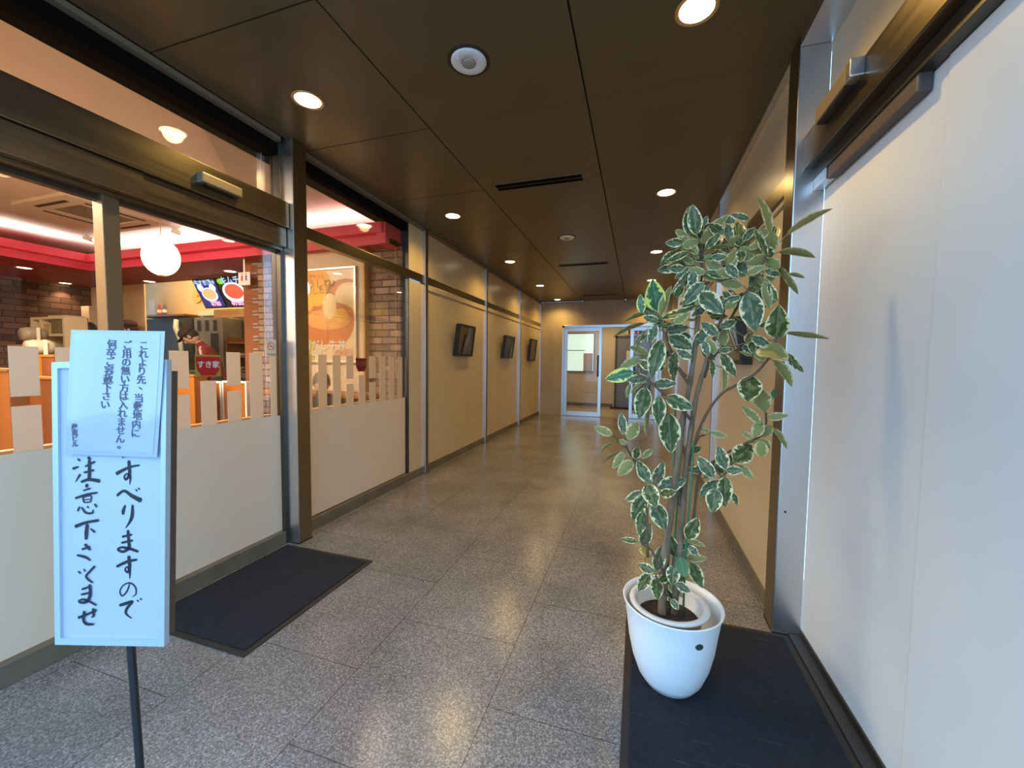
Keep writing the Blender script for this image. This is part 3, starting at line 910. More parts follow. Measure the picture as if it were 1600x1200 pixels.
for colm in (0, 1):
    mb = MB()
    for si, st in enumerate(BR_STROKES):
        if (max(p[0] for p in st) > 420) != (colm == 0):
            continue
        q = smooth_stroke(st)
        off = .0044 + .00004 * si
        i0 = len(mb.v)
        for k, (x, y, wd) in enumerate(q):
            a = q[max(0, k - 1)]; b = q[min(len(q) - 1, k + 1)]
            dx, dy = b[0] - a[0], b[1] - a[1]; l = math.hypot(dx, dy) or 1
            nx, ny = -dy / l, dx / l
            wd = max(wd, 3.0) * (.5 if k in (0, len(q) - 1) else 1.0) * 1.48
            for sgn in (-1, 1):
                mb.v.append(sp(60 + (x + nx * wd / 2 * sgn) / 3.75, 700 + (y + ny * wd / 2 * sgn) / 3.75, off))
        for k in range(len(q) - 1):
            mb.f.append((i0 + 2 * k, i0 + 2 * k + 1, i0 + 2 * k + 3, i0 + 2 * k + 2)); mb.m.append(0)
    mb.build('brush_lettering', INK, sg)


def text_mesh(body, size, origin, xdir, ydir, name, material, parent, align='CENTER', bold=0.0, ext=.0003, lift=0.0):
    """one line (or several) of writing as a thin mesh lying in the plane of xdir, ydir"""
    cu = bpy.data.curves.new('txt', 'FONT')
    cu.body = body; cu.size = size; cu.align_x = align; cu.align_y = 'CENTER'; cu.extrude = ext; cu.offset = bold
    cu.resolution_u = 3
    ob = bpy.data.objects.new('txt', cu); col.objects.link(ob)
    bpy.context.view_layer.update()
    dg = bpy.context.evaluated_depsgraph_get()
    me = bpy.data.meshes.new_from_object(ob.evaluated_get(dg))
    bpy.data.objects.remove(ob); bpy.data.curves.remove(cu)
    xd = Vector(xdir).normalized(); yd = Vector(ydir).normalized(); zd = xd.cross(yd).normalized()
    B = MB()
    org = Vector(origin)
    B.v = [org + xd * v.co.x + yd * v.co.y + zd * (v.co.z + lift) for v in me.vertices]
    B.f = [tuple(p.vertices) for p in me.polygons]; B.m = [0] * len(B.f)
    bpy.data.meshes.remove(me)
    return B if name is None else B.build(name, material, parent)


def merge(mbs):
    B = MB()
    for q in mbs:
        k = len(B.v); B.v += q.v; B.f += [tuple(i + k for i in ff) for ff in q.f]; B.m += q.m
    return B


# laminated notice clipped over the top of the sign (px of its four corners)
nc = [(119, 516), (267.5, 518.5), (253, 713), (112, 708)]
nt_ = thing('laminated_notice', 'laminated white printed notice taped over the top of the standing sign', 'notice', tuple(sp(185, 710, .012)))


def np_(s, t, off):
    u = lerp(lerp(nc[0][0], nc[1][0], s), lerp(nc[3][0], nc[2][0], s), t); v = lerp(lerp(nc[0][1], nc[1][1], s), lerp(nc[3][1], nc[2][1], s), t)
    bow = .0012 * math.sin(s * 5.5 + t * 2) + .007 * (1 - t) ** 2 * (s - .2)
    return sp(u, v, off + .004 + bow)


def sheet(s0, s1, t0, t1, off, th, n=14, name='', material=None):
    B = MB()
    for lay in (off, off + th):
        for j in range(n + 1):
            for i in range(n + 1):
                B.v.append(np_(lerp(s0, s1, i / n), lerp(t0, t1, j / n), lay))
    W = n + 1; K = W * W
    for j in range(n):
        for i in range(n):
            a = j * W + i
            B.f.append((a, a + 1, a + W + 1, a + W)); B.f.append((K + a, K + a + W, K + a + W + 1, K + a + 1))
    for i in range(n):
        B.f.append((i, K + i, K + i + 1, i + 1)); a = n * W + i; B.f.append((a, a + 1, K + a + 1, K + a))
        a = i * W; B.f.append((a, a + W, K + a + W, K + a)); a = i * W + n; B.f.append((a, K + a, K + a + W, a + W))
    B.m = [0] * len(B.f)
    return B.build(name, material, nt_, smooth=False)


LAMF = noisy(mat('laminate_film', (.62, .68, .76), .08, coat=1.0), (.34, .375, .475), (.37, .405, .50), 3, bump=.15, bscale=14)
sheet(0, 1, 0, 1, .0075, .0006, 14, 'clear_sleeve', LAMF)
sheet(.045, .955, .02, .965, .0083, .0004, 14, 'printed_sheet', noisy(mat('notice_paper', (.66, .73, .82), .12, coat=1.0), (.37, .405, .50), (.40, .435, .53), 3, bump=.12, bscale=14))
TXT = mat('print_ink', (.085, .075, .10), .6)


def column_text(chars, x0, y0, x1, y1, size):
    """vertical line of characters; the two ends are photo pixels inside the notice"""
    n = len(chars)
    parts = []
    for i, ch in enumerate(chars):
        t = i / max(1, n - 1)
        u, v = lerp(x0, x1, t), lerp(y0, y1, t)
        if ch in ' ':
            continue
        if ch in '、。':
            u += 4; v -= 4
        s = (u - 116) / 147; tt = (v - 516) / 195
        o = np_(s, tt, .0098)
        parts.append(text_mesh(ch, size, o, SR, SU, None, None, None, bold=.0002, ext=.0002))
    merge(parts).build('printed_lettering', TXT, nt_)


k_ = D0 / F
c2 = lambda x, y: (110 + x / 5.715, 510 + y / 5.715)
column_text('これより先、', *c2(695, 168), *c2(683, 545), 10.3 * 1.45 * k_)
column_text('当敷地内に', *c2(673, 635), *c2(662, 945), 10.3 * 1.45 * k_)
column_text('ご用の無い方は入れません。', *c2(550, 168), *c2(520, 1075), 10.3 * 1.45 * k_)
column_text('何卒ご容赦下さい', *c2(415, 162), *c2(375, 700), 10.3 * 1.45 * k_)
column_text('産恵ビル', *c2(112, 900), *c2(122, 1058), 7.0 * 1.45 * k_)

# ------------------------------------------------------------------ potted plant
PC = Vector((.15, 1.60, 0))
pl = thing('potted_plant', 'tall variegated rubber plant with cream edged leaves in a white pot on the right mat', 'plant', (PC.x, PC.y, .010))
POT = noisy(mat('white_ceramic', rough=.35, spec=.5), (.78, .80, .80), (.83, .84, .83), 4)
z0 = .010
mb = MB()
prof = [(.0001, z0), (.075, z0), (.095, z0 + .006), (.118, z0 + .04), (.140, z0 + .10), (.155, z0 + .17), (.164, z0 + .24), (.172, z0 + .295), (.180, z0 + .318), (.181, z0 + .322), (.176, z0 + .323), (.167, z0 + .305), (.160, z0 + .26), (.150, z0 + .20), (.0001, z0 + .20)]
mb.lathe(prof, PC, 56); mb.build('outer_pot', POT, pl, smooth=True)
ic = PC + Vector((-.012, -.012, 0))
mb = MB(); mb.lathe([(.0001, z0 + .205), (.10, z0 + .205), (.128, z0 + .31), (.142, z0 + .312), (.144, z0 + .318), (.141, z0 + .323), (.124, z0 + .323), (.119, z0 + .315), (.112, z0 + .25), (.0001, z0 + .25)], ic, 48)
mb.build('inner_pot', mat('off_white_plastic', (.70, .66, .60), .5), pl, smooth=True)
mb = MB(); mb.lathe([(.0001, z0 + .268), (.04, z0 + .270), (.08, z0 + .264), (.1145, z0 + .258), (.113, z0 + .25), (.0001, z0 + .25)], ic, 28)
mb.build('soil', noisy(mat('dark_soil', rough=.95), (.010, .007, .005), (.06, .035, .018), 60, bump=1, bscale=120), pl)
a = at(1097, 1010, 'y', 1.46)
ang = math.radians(-62)
rr = .1665
ce = PC + Vector((math.cos(ang) * rr, math.sin(ang) * rr, z0 + .255))
ro = Matrix.Rotation(ang + math.pi / 2, 3, 'Z') @ Matrix.Rotation(R(90), 3, 'X') @ Matrix.Diagonal((1.35, 1, 1)).to_3x3()
mb = MB(); mb.lathe([(.0001, -.001), (.0105, -.001), (.0105, .0035), (.0001, .0035)], ce, 20, mat=ro)
mb.build('pot_sticker', mat('dark_green_label', (.03, .05, .045), .4), pl)

Y1 = 1.60
BARK = noisy(mat('grey_bark', rough=.85), (.12, .070, .036), (.27, .175, .10), 25, 4, (1, 1, .3), bump=.6, bscale=60)
TWIG = mat('brown_twig', (.13, .072, .036), .7)
GST = mat('green_stake_plastic', (.035, .16, .06), .4)


def px(u, v, dy=0.0):
    return at(u, v, 'y', Y1 + dy)


stems = []


def stem(name, pts, r0, r1, mt, sub=True):
    P = [px(*p) for p in pts]
    P = [Vector(q) for q in smooth_stroke([tuple(p) for p in P], 4)]
    n = len(P)
    rad = [lerp(r0, r1, i / (n - 1)) * (1 + .12 * math.sin(i * 2.3)) for i in range(n)]
    for i in range(n):
        stems.append((P[i], rad[i]))
    mb = MB(); mb.tube(P, rad, 9)
    return mb.build(name, mt, pl, smooth=True)


stem('trunk', [(1034, 975, -.01), (1036, 900, -.01), (1043, 830, -.01), (1052, 770, 0), (1060, 715, 0), (1066, 660, .01), (1076, 610, .0), (1085, 550, 0.02), (1092, 480, .04), (1095, 430, .04), (1096, 385, .04)], .017, .0055, BARK)
stem('trunk', [(1052, 978, 0), (1058, 900, .0), (1064, 840, .02), (1068, 780, .02), (1073, 720, .02), (1080, 670, .02), (1088, 620, .03), (1102, 570, .04), (1112, 540, .04), (1122, 515, .04), (1135, 470, .05), (1150, 430, .05), (1155, 388, .04)], .0135, .004, BARK)
for b_ in (
    [(1082, 705, .02), (1093, 670, .0), (1108, 640, -.02), (1128, 615, -.03), (1150, 602, -.04), (1175, 588, -.05), (1195, 568, -.05), (1206, 552, -.05)],
    [(1206, 552, -.05), (1213, 530, -.05), (1222, 518, -.06)],
    [(1078, 655, .0), (1060, 632, -.03), (1040, 618, -.05), (1020, 600, -.06), (1005, 590, -.06), (990, 580, -.06)],
    [(1076, 600, 0), (1062, 580, -.02), (1050, 560, -.04), (1044, 540, -.05), (1036, 515, -.05), (1032, 498, -.05)],
    [(1072, 588, 0), (1058, 572, .02), (1050, 555, .03), (1040, 520, .03)],
    [(1092, 470, 0), (1080, 450, .02), (1075, 440, .03)],
    [(1122, 515, .04), (1140, 500, .03), (1160, 465, .02), (1180, 440, .0), (1192, 410, -.02), (1198, 398, -.02)],
    [(1100, 590, .05), (1110, 565, .03), (1120, 552, .0), (1130, 540, .0)],
    [(1062, 790, 0), (1064, 760, .04), (1088, 690, .06), (1100, 680, .07)],
    [(1078, 860, .03), (1085, 800, .03), (1092, 745, .02), (1110, 725, .0), (1128, 745, -.03), (1136, 735, -.04), (1146, 722, -.04)],
    [(1130, 745, -.02), (1124, 758, -.02), (1116, 766, -.02)],
    [(1150, 700, .02), (1175, 688, .06), (1192, 678, .08), (1197, 660, .08), (1196, 640, .08)],
    [(1110, 725, 0), (1128, 712, .02), (1150, 700, .02)],
    [(1040, 900, -.03), (1028, 880, -.05), (1018, 860, -.05), (1004, 850, -.05), (1000, 840, -.05)],
    [(1012, 870, -.05), (1011, 820, -.06), (1010, 785, -.06), (1008, 768, -.07)],
    [(1050, 760, 0), (1030, 745, .03), (1005, 735, .05), (990, 718, .06), (980, 700, .06), (978, 688, .06)],
    [(980, 700, .06), (968, 690, .06), (958, 680, .06)],
    [(1044, 930, -.02), (1030, 910, -.05), (1024, 897, -.06)],
    [(1048, 910, -.01), (1052, 890, -.04), (1055, 872, -.05)],
    [(1052, 890, -.04), (1056, 905, -.05), (1052, 915, -.06)],
):
    stem('branch', b_, .0055, .0035, TWIG)
for pts in ([(1056, 620, .02), (1051, 760, .02), (1044, 880, .015), (1038, 972, .01)], [(1084, 690, -.02), (1078, 780, -.02), (1072, 850, -.015), (1067, 968, -.01)], [(1062, 700, .03), (1058, 800, .03), (1050, 900, .02), (1046, 970, .02)]):
    P = [px(*p) for p in pts]
    MB().tube(P, .0038, 8).build('plant_stake', GST, pl, smooth=True)

# base px, tip px, apparent width px, side (f upper face, b underside, y yellow-green, g plain green)
LV = """1077,368,1077,320,21 f;1089,367,1081,317,23 f;1100,353,1105,336,9 f;1096,380,1138,335,20 b;1102,389,1127,362,14 f;1089,378,1080,360,10 b;1092,405,1056,380,11 b;1090,398,1071,371,15 b
1077,393,1039,407,12 f;1069,405,1041,416,5 b;1084,413,1064,399,12 b;1103,407,1138,437,19 b;1088,420,1047,457,17 f;1080,417,1053,435,12 f;1098,430,1120,439,10 b;1099,441,1067,477,24 f;1112,402,1135,402,13 f;1100,405,1115,398,8 b
1103,393,1145,383,7 b;1133,415,1165,432,19 b;1150,405,1167,427,17 f;1155,385,1153,343,25 f;1141,378,1136,346,15 f;1135,412,1150,392,17 b;1158,385,1180,413,18 b;1186,420,1171,446,17 f
1204,366,1185,303,13 b;1228,368,1299,324,12 b;1200,397,1206,360,27 b;1197,400,1183,354,12 f;1160,376,1182,354,13 f;1216,394,1275,401,13 b;1198,405,1217,422,21 b;1215,416,1250,459,11 b;1232,428,1258,434,7 b
1195,422,1221,431,13 f;1197,403,1166,413,21 b;1187,382,1168,388,11 b;1194,439,1203,483,16 b;1200,443,1217,470,12 f;1026,485,1020,438,32 y;1003,489,1000,459,15 y;1029,497,1000,478,16 f;1020,490,974,502,7 b
1008,505,957,525,8 b;1029,502,1004,495,15 f;1032,494,1048,446,15 b;1034,498,1088,472,14 f;1026,507,1013,537,16 f;1040,518,1078,511,19 f;1045,526,1081,544,25 f;1033,531,1017,591,28 f;1055,549,1050,596,18 f
1008,524,993,535,11 f;1010,515,990,550,4 b;1074,500,1088,500,5 b;1104,514,1082,545,19 f;1106,478,1081,494,14 f;1095,457,1128,489,29 f;1170,456,1180,518,36 f;1213,528,1217,480,35 f;1225,520,1297,527,9 b;1214,535,1203,563,46 b
1228,552,1259,581,14 f;1209,563,1239,604,16 b;1197,559,1177,553,16 b;1175,557,1155,548,6 b;1173,587,1169,622,36 f;1197,644,1184,607,30 b;1208,622,1211,607,9 g;1127,552,1150,590,18 f;1123,549,1147,545,11 f;1112,562,1115,591,10 f
1118,552,1104,528,17 b;1128,541,1133,512,17 b;1130,575,1131,612,10 b;1188,662,1159,633,15 b;1180,683,1190,654,19 b;1176,685,1158,674,10 b;1200,652,1232,649,14 b;1189,683,1206,663,19 b;1208,668,1231,701,9 b;1188,688,1190,715,21 b
1190,686,1203,701,14 b;1147,722,1178,692,33 f;1133,733,1123,697,21 f;1116,746,1090,713,21 f;1134,735,1161,735,15 f;1156,727,1177,749,14 b;1133,744,1132,794,24 f;1118,763,1113,800,26 f;1120,751,1093,775,18 f;1145,770,1153,791,10 f
1130,739,1119,727,12 f;1110,675,1138,683,11 b;1110,675,1093,670,8 b;1083,706,1094,699,13 f;990,581,945,593,24 y;1009,605,998,656,28 f;1030,618,1029,666,23 f;1040,620,1084,640,25 f;1044,645,1049,710,35 f;985,600,979,622,8 b
1003,598,985,614,7 b;1014,640,1008,681,8 b;957,679,928,667,15 b;975,679,970,644,15 f;981,687,997,658,21 b;980,694,966,687,9 b;960,692,936,710,6 b;968,707,940,722,4 b;975,706,957,733,14 b;988,720,965,743,20 b
993,717,996,700,15 f;1019,702,1002,717,11 b;1014,754,996,720,21 f;1022,759,1037,722,19 f;1028,763,1073,749,25 f;1031,772,1055,769,16 f;1010,757,1025,791,27 f;1005,768,974,783,14 f;1008,772,987,814,25 f;1021,784,1040,830,28 f
1005,798,998,838,19 f;1003,853,1016,819,20 f;996,847,969,841,10 f;1008,853,1009,870,19 b;1055,870,1047,836,20 f;1058,870,1077,848,16 f;1074,843,1090,811,23 f;1072,845,1103,854,9 b;1076,852,1091,869,13 f;1025,892,1035,853,21 f
1022,894,996,881,16 f;1015,896,996,925,20 f;1025,903,1028,940,21 f;1044,901,1030,908,14 f;1053,883,1050,913,22 f;1062,870,1070,902,21 g;1079,878,1099,922,22 f;1052,913,1046,942,16 f;1049,936,1060,953,12 f;1056,911,1078,925,15 f"""
leaves = []
for ln in LV.replace('\n', ';').split(';'):
    a, s = ln.strip().split(' ')
    leaves.append(tuple(float(q) for q in a.split(',')) + (s,))

LEAFM = {
    'f': leaf_material('variegated_leaf', (.84, .68, .33), (.060, .080, .018), (.155, .160, .060), (.26, .235, .07), .79),
    'b': leaf_material('variegated_leaf_underside', (.76, .60, .28), (.06, .08, .02), (.14, .15, .055), (.27, .24, .07), .74),
    'y': leaf_material('yellow_edged_leaf', (.80, .70, .14), (.045, .13, .045), (.10, .20, .09), (.24, .28, .10), .62),
    'g': leaf_material('plain_green_leaf', (.16, .26, .06), (.055, .13, .030), (.07, .15, .035), (.14, .2, .07), 1.6)}


n_seen_ = len(leaves)


def leaf_mesh(B, L, idx):
    u0, v0, u1, v1, wpx, sd = L
    r = random.Random(idx * 13 + 5)
    up_ = min(v0, v1)
    dyc = r.uniform(-.09, .06) + (-.03 if wpx > 20 and sd != 'b' else .02)
    if idx >= n_seen_ + 99:
        dyc = r.uniform(-.10, -.03)
    elif idx >= n_seen_:
        dyc = r.uniform(-.02, .17)
    b0 = px(u0, v0, dyc)
    # bring the base near the closest stem in depth
    best = min(stems, key=lambda s: (s[0] - CAM).normalized().cross((b0 - CAM).normalized()).length + .02 * abs(s[0].y - b0.y))[0]
    bdep = lerp(best.y, b0.y, .55) - Y1
    b0 = px(u0, v0, bdep)
    t0 = px(u1, v1, bdep)
    app = (t0 - b0).length
    mpp = (b0 - CAM).dot(FW) / F
    wid = wpx * mpp
    full = max(app, wid * 1.75)
    extra = math.sqrt(max(0, full * full - app * app))
    toward = -1 if (sd in 'fyg' and v1 > v0 - 5) else (1 if r.random() < .6 else -1)
    t0 = px(u1, v1, bdep + toward * extra * .92)
    ax = (t0 - b0); ln = ax.length; ax.normalize()
    view = (CAM - (b0 + t0) * .5).normalized()
    side = ax.cross(view).normalized()
    nrm = side.cross(ax).normalized()
    if nrm.dot(view) < 0:
        nrm = -nrm
    # narrow leaves are seen edge-on: turn them about their axis
    tw = max(wid, min(.036 if ln < .1 else .05, ln * .42))
    roll = math.acos(max(.22, min(1, wid / tw)))
    # the lit upper face looks up
    sgn = 1 if r.random() < .5 else -1
    up = Vector((0, 0, 1))
    rot = Matrix.Rotation(roll * sgn, 3, ax)
    cand = rot @ nrm
    alt = Matrix.Rotation(-roll * sgn, 3, ax) @ nrm
    if sd == 'b':
        nrm = cand if cand.z < alt.z else alt
    else:
        nrm = cand if cand.z > alt.z else alt
    side = ax.cross(nrm).normalized()
    face = -nrm if sd == 'b' else nrm
    NU, NV = 6, 12
    i0 = len(B.v)
    curl = r.uniform(-.10, .02) * ln * (1 if sd != 'b' else -1)
    fold = r.uniform(.06, .28)
    wav = r.uniform(0, 6)
    per = float(idx % 37) * 3.0
    for j in range(NV + 1):
        t = j / NV
        hw = tw / 2 * (math.sin(math.pi * min(1, t ** .86)) ** .72 if 0 < t < 1 else 0) * (1 - .12 * t)
        if j == NV:
            hw = tw * .004
        if j == 0:
            hw = tw * .02
        c = b0 + ax * ln * t + face * (curl * 4 * t * (t - 1) * -1 + (-.12 * ln * t * t if sd != 'b' else -.05 * ln * t * t))
        for i in range(NU + 1):
            s = i / NU * 2 - 1
            ed = face * (abs(s) * hw * fold + .05 * hw * math.sin(t * 9 + wav + s * 2) * abs(s))
            B.v.append(c + side * s * hw + ed)
            B.uv.append((i / NU, t + per))
    for j in range(NV):
        for i in range(NU):
            a = i0 + j * (NU + 1) + i
            q = (a, a + 1, a + NU + 2, a + NU + 1)
            # winding so that the upper face is the geometric front
            n_ = (B.v[q[1]] - B.v[q[0]]).cross(B.v[q[3]] - B.v[q[0]])
            if j == 0:
                n_ = side.cross(ax)
            if n_.dot(face) < 0:
                q = q[::-1]
            B.f.append(q); B.m.append(0)
    return b0


order = sorted(range(len(leaves)), key=lambda k: -(math.hypot(leaves[k][0] - leaves[k][2], leaves[k][1] - leaves[k][3]) * leaves[k][4]))
rest = MB()
STALK = mat('green_stalk', (.20, .22, .08), .6)
slot = {'f': 0, 'b': 1, 'y': 2, 'g': 3}


def stalk(B, b0, m):
    st = min(stems, key=lambda s: (s[0] - b0).length)[0]
    if (st - b0).length < .16:
        n0 = len(B.v)
        B.tube([st, (st + b0) / 2 + Vector((0, 0, -.004)), b0], [.0022, .0018, .0016], 5, m=m)
        B.uv += [(.5, .5)] * (len(B.v) - n0)


n_seen = len(leaves)
for u0, u1, v0, v1, n in ((1055, 1215, 340, 470, 60), (1000, 1085, 470, 560, 12), (1085, 1215, 470, 560, 12), (985, 1040, 560, 640, 5), (1100, 1150, 720, 780, 4), (1010, 1075, 860, 915, 6), (1050, 1130, 370, 560, 16), (1120, 1180, 400, 520, 6)):
    for _ in range(n):
        u, v = rnd.uniform(u0, u1), rnd.uniform(v0, v1); an = rnd.uniform(0, 6.28); ln_ = rnd.uniform(24, 38)
        leaves.append((u, v, u + ln_ * math.cos(an), v + ln_ * .8 * math.sin(an), rnd.uniform(12, 19), rnd.choice('bff')))
order = order + list(range(n_seen, len(leaves)))


for rank, k in enumerate(order):
    L = leaves[k]
    if rank < 100:
        B = MB()
        b0 = leaf_mesh(B, L, k)
        stalk(B, b0, 1)
        B.build('leaf', [LEAFM[L[5]], STALK], pl, smooth=True)
    else:
        m0 = len(rest.f)
        b0 = leaf_mesh(rest, L, k)
        for q in range(m0, len(rest.f)):
            rest.m[q] = slot[L[5]]
        stalk(rest, b0, 4)
o = rest.build('small_leaves', [LEAFM[q] for q in 'fbyg'] + [STALK], pl, smooth=True)
o['kind'] = 'stuff'

# ------------------------------------------------------------------ the restaurant behind the glass
RX0 = -8.45                     # brick side wall
SZ = 2.36                       # red soffit
PWY = 3.42                      # poster wall
mb = MB(); mb.box(-9.6, -2.405, Y0 - .05, 5.1, -.10, .0)
struct('floor_restaurant', mb, noisy(mat('brown_floor_tile', rough=.35), (.14, .08, .05), (.2, .12, .08), 4))
mb = MB(); mb.box(-9.6, -2.30, Y0 - .05, 5.1, 2.72, 2.80); struct('ceiling_restaurant', mb, RCEIL)
mb = MB(); mb.box(RX0 - .1, RX0, Y0, 4.12, 0, 2.72); struct('wall_restaurant_left', mb, BRICKY)
mb = MB(); mb.box(RX0, -2.27, Y0 - .05, Y0, 0, 2.72); struct('wall_restaurant_front', mb, CREAMW)
kx = at(226, 480, 'y', 4.12).x
mb = MB(); mb.box(RX0 - .1, kx, 4.12, 4.14, 0, 2.72); mb.box(RX0 - 1.1, RX0 - 1.0, 4.2, 5.0, 0, 2.72); struct('wall_kitchen_side', mb, CREAMW)
px_or, px_br, px_ps = at(381, 480, 'y', 3.5).x, at(399, 480, 'y', 3.5).x, at(446, 480, 'y', 3.5).x
mb = MB(); mb.box(RX0 - 1.1, px_or + .1, 5.0, 5.1, 0, 2.72); struct('wall_kitchen_back', mb, CREAMW)
mb = MB(); mb.box(px_or, px_br + .08, 3.5, 3.6, 0, SZ + .02); mb.box(px_or, px_or + .1, 3.6, 5.0, 0, 2.72); struct('wall_pier', mb, PIERW)
mb = MB(); mb.box(px_br + .06, px_ps + .02, 3.49, 3.6, 0, SZ + .02)
for k in range(33):                     # toothed end of the brickwork
    if k % 2 == 0:
        mb.box(px_br - .03, px_br + .07, 3.488, 3.58, k * .072 + .006, (k + 1) * .072 - .004)
struct('wall_pier_brick', mb, BRICKX)
pr = at(567.5, 500, 'y', PWY).x
mb = MB(); mb.box(px_ps, pr, PWY, 3.6, 0, SZ + .02); struct('wall_poster', mb, POSTW)
mb = MB(); mb.box(pr, pr + .022, PWY - .004, 3.52, 0, SZ + .01); struct('trim_9', mb, mat('orange_edge', (.62, .33, .10), .5))
mb = MB(); mb.box(pr + .022, -2.285, 3.49, 3.65, 0, SZ + .02); struct('wall_brick_return', mb, BRICKX)
# red bulkhead with its lit lip and the dark soffit
mb = MB()
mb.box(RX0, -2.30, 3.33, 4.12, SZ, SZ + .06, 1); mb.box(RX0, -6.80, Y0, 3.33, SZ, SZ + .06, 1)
mb.box(-6.80, -2.33, 3.315, 3.33, SZ - .002, SZ + .095, 0); mb.box(-6.80, -6.785, Y0, 3.32, SZ - .002, SZ + .095, 0)
mb.box(-6.70, -2.33, 3.25, 3.28, SZ + .09, SZ + .185, 0); mb.box(-6.73, -6.70, Y0, 3.28, SZ + .09, SZ + .185, 0)
mb.box(-6.73, -2.33, 3.28, 3.33, SZ + .086, SZ + .094, 0); mb.box(-6.78, -6.73, Y0, 3.33, SZ + .086, SZ + .094, 0)
mb.box(-2.40, -2.30, 3.27, 3.60, SZ - .01, 2.72, 0)
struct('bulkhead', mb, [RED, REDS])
OSILL = mat('orange_sill', (.48, .24, .09), .5)
mb = MB(); mb.box(GX - .10, GX - .055, Y0, 2.03, .83, .872); mb.box(GX - .10, GX - .012, 2.17, 3.5, .83, .872); struct('trim_10', mb, OSILL)

# ---- ceiling fittings of the restaurant
def r_downlight(x, y, z, label, pw, first=[None]):
    if first[0] is None:
        t = thing('restaurant_downlight', label, 'downlight', (x, y, z), 'downlights inside the restaurant')
        mb = MB(); mb.lathe([(.062, z - .001), (.070, z - .004), (.082, z - .003), (.082, z)], (x, y, 0), 28); mb.build('trim_ring', WHITE, t, smooth=True)
        mb = MB(); mb.lathe([(.0001, z - .003), (.062, z - .0015)], (x, y, 0), 28); mb.build('lens', LAMPW, t, smooth=True)
        l = bpy.data.lights.new('bulb', 'SPOT'); l.energy = pw; l.color = (1, .68, .36); l.spot_size = R(100); l.spot_blend = .6; l.shadow_soft_size = .04
        o = bpy.data.objects.new('bulb', l); col.objects.link(o); o.parent = t; o.location = (0, 0, -.01)
        first[0] = t
        return t
    r = dup(first[0], (x, y, z), label)
    if pw != 24:
        for ch in r.children:
            if ch.type == 'LIGHT':
                ch.data = ch.data.copy(); ch.data.energy = pw; ch.data.spot_size = R(165); ch.data.color = (1, .80, .55)
    return r


for u, v, z, lb in ((38, 418.5, SZ, 'downlight in the red soffit at the far left inside the restaurant'), (102, 442.5, SZ, 'downlight in the red soffit just in front of the brick side wall'), (360, 424, SZ, 'downlight in the red soffit above the right menu screen'), (246, 442, SZ, 'downlight in the red soffit below the big paper lantern'), (569, 324, 2.72, 'downlight at the ceiling edge seen through the upper pane of the shop window')):
    p = at(u, v, 'z', z)
    r_downlight(p.x, min(p.y, 4.02), z, lb, 110 if u == 569 else 24)


def lantern(cx, cy, cz, r, rz, label):
    t = thing('paper_lantern', label, 'lantern', (cx, cy, cz - rz), 'round paper lanterns in the restaurant')
    mb = MB()
    prof = []
    for i in range(25):
        a = math.pi * (.06 + .88 * i / 24)
        prof.append((r * math.sin(a) * (1 + .006 * (i % 2)), cz - rz * math.cos(a)))
    mb.lathe(prof, (cx, cy, 0), 36); mb.build('shade', LANT, t, smooth=True)
    mb = MB(); mb.lathe([(r * .17, cz + rz * .98), (r * .22, cz + rz * 1.02), (r * .16, cz + rz * 1.06)], (cx, cy, 0), 20); mb.build('top_cap', WHITE, t)
    mb = MB(); mb.lathe([(r * .20, cz - rz * 1.03), (r * .24, cz - rz * 1.0), (r * .20, cz - rz * .97)], (cx, cy, 0), 20); mb.build('bottom_ring', mat('pale_wood_ring', (.8, .6, .35), .5), t)
    mb = MB(); mb.tube([(cx, cy, cz + rz * .97), (cx, cy, 2.72)], .003, 6); mb.build('cord', mat('brown_cord', (.25, .16, .10), .6), t)
    return t


p = at(252, 402, 'y', 2.55); lantern(p.x, p.y, p.z, .138, .165, 'big round glowing paper lantern hanging behind the glass shop door')
p = at(461, 449, 'y', 3.0); lantern(p.x, p.y, p.z, .125, .122, 'smaller round glowing lantern at the left edge of the shop window')

a = at(15, 322, 'z', 2.70); b = at(246, 347, 'z', 2.70); c = at(150, 335, 'z', 2.70)
t = thing('ceiling_cassette', 'square white air conditioner panel with dark grille in the restaurant ceiling', 'air conditioner', (c.x, c.y, 2.72))
hw = .42
mb = MB()
for q in ((-hw, hw, -hw, -hw * .55), (-hw, hw, hw * .55, hw), (-hw, -hw * .55, -hw * .55, hw * .55), (hw * .55, hw, -hw * .55, hw * .55)):
    mb.box(c.x + q[0], c.x + q[1], c.y + q[2], c.y + q[3], 2.685, 2.72)
mb.build('panel', mat('ivory_panel', (.62, .53, .44), .6), t, bevel=.006)
mb = MB(); mb.box(c.x - hw * .55, c.x + hw * .55, c.y - hw * .55, c.y + hw * .55, 2.697, 2.72)
mb.build('grille', noisy(mat('taupe_grille', rough=.7), (.20, .16, .13), (.28, .23, .19), 60, 1, (1, .05, 1)), t)
mb = MB()
for sx_, sy_ in ((0, -.78), (0, .78), (-.78, 0), (.78, 0)):
    ex, ey = (.24, .018) if sx_ == 0 else (.018, .24)
    mb.box(c.x + sx_ * hw - ex, c.x + sx_ * hw + ex, c.y + sy_ * hw - ey, c.y + sy_ * hw + ey, 2.681, 2.686)
mb.build('louvre', mat('dark_slot', (.06, .05, .04), .7), t)
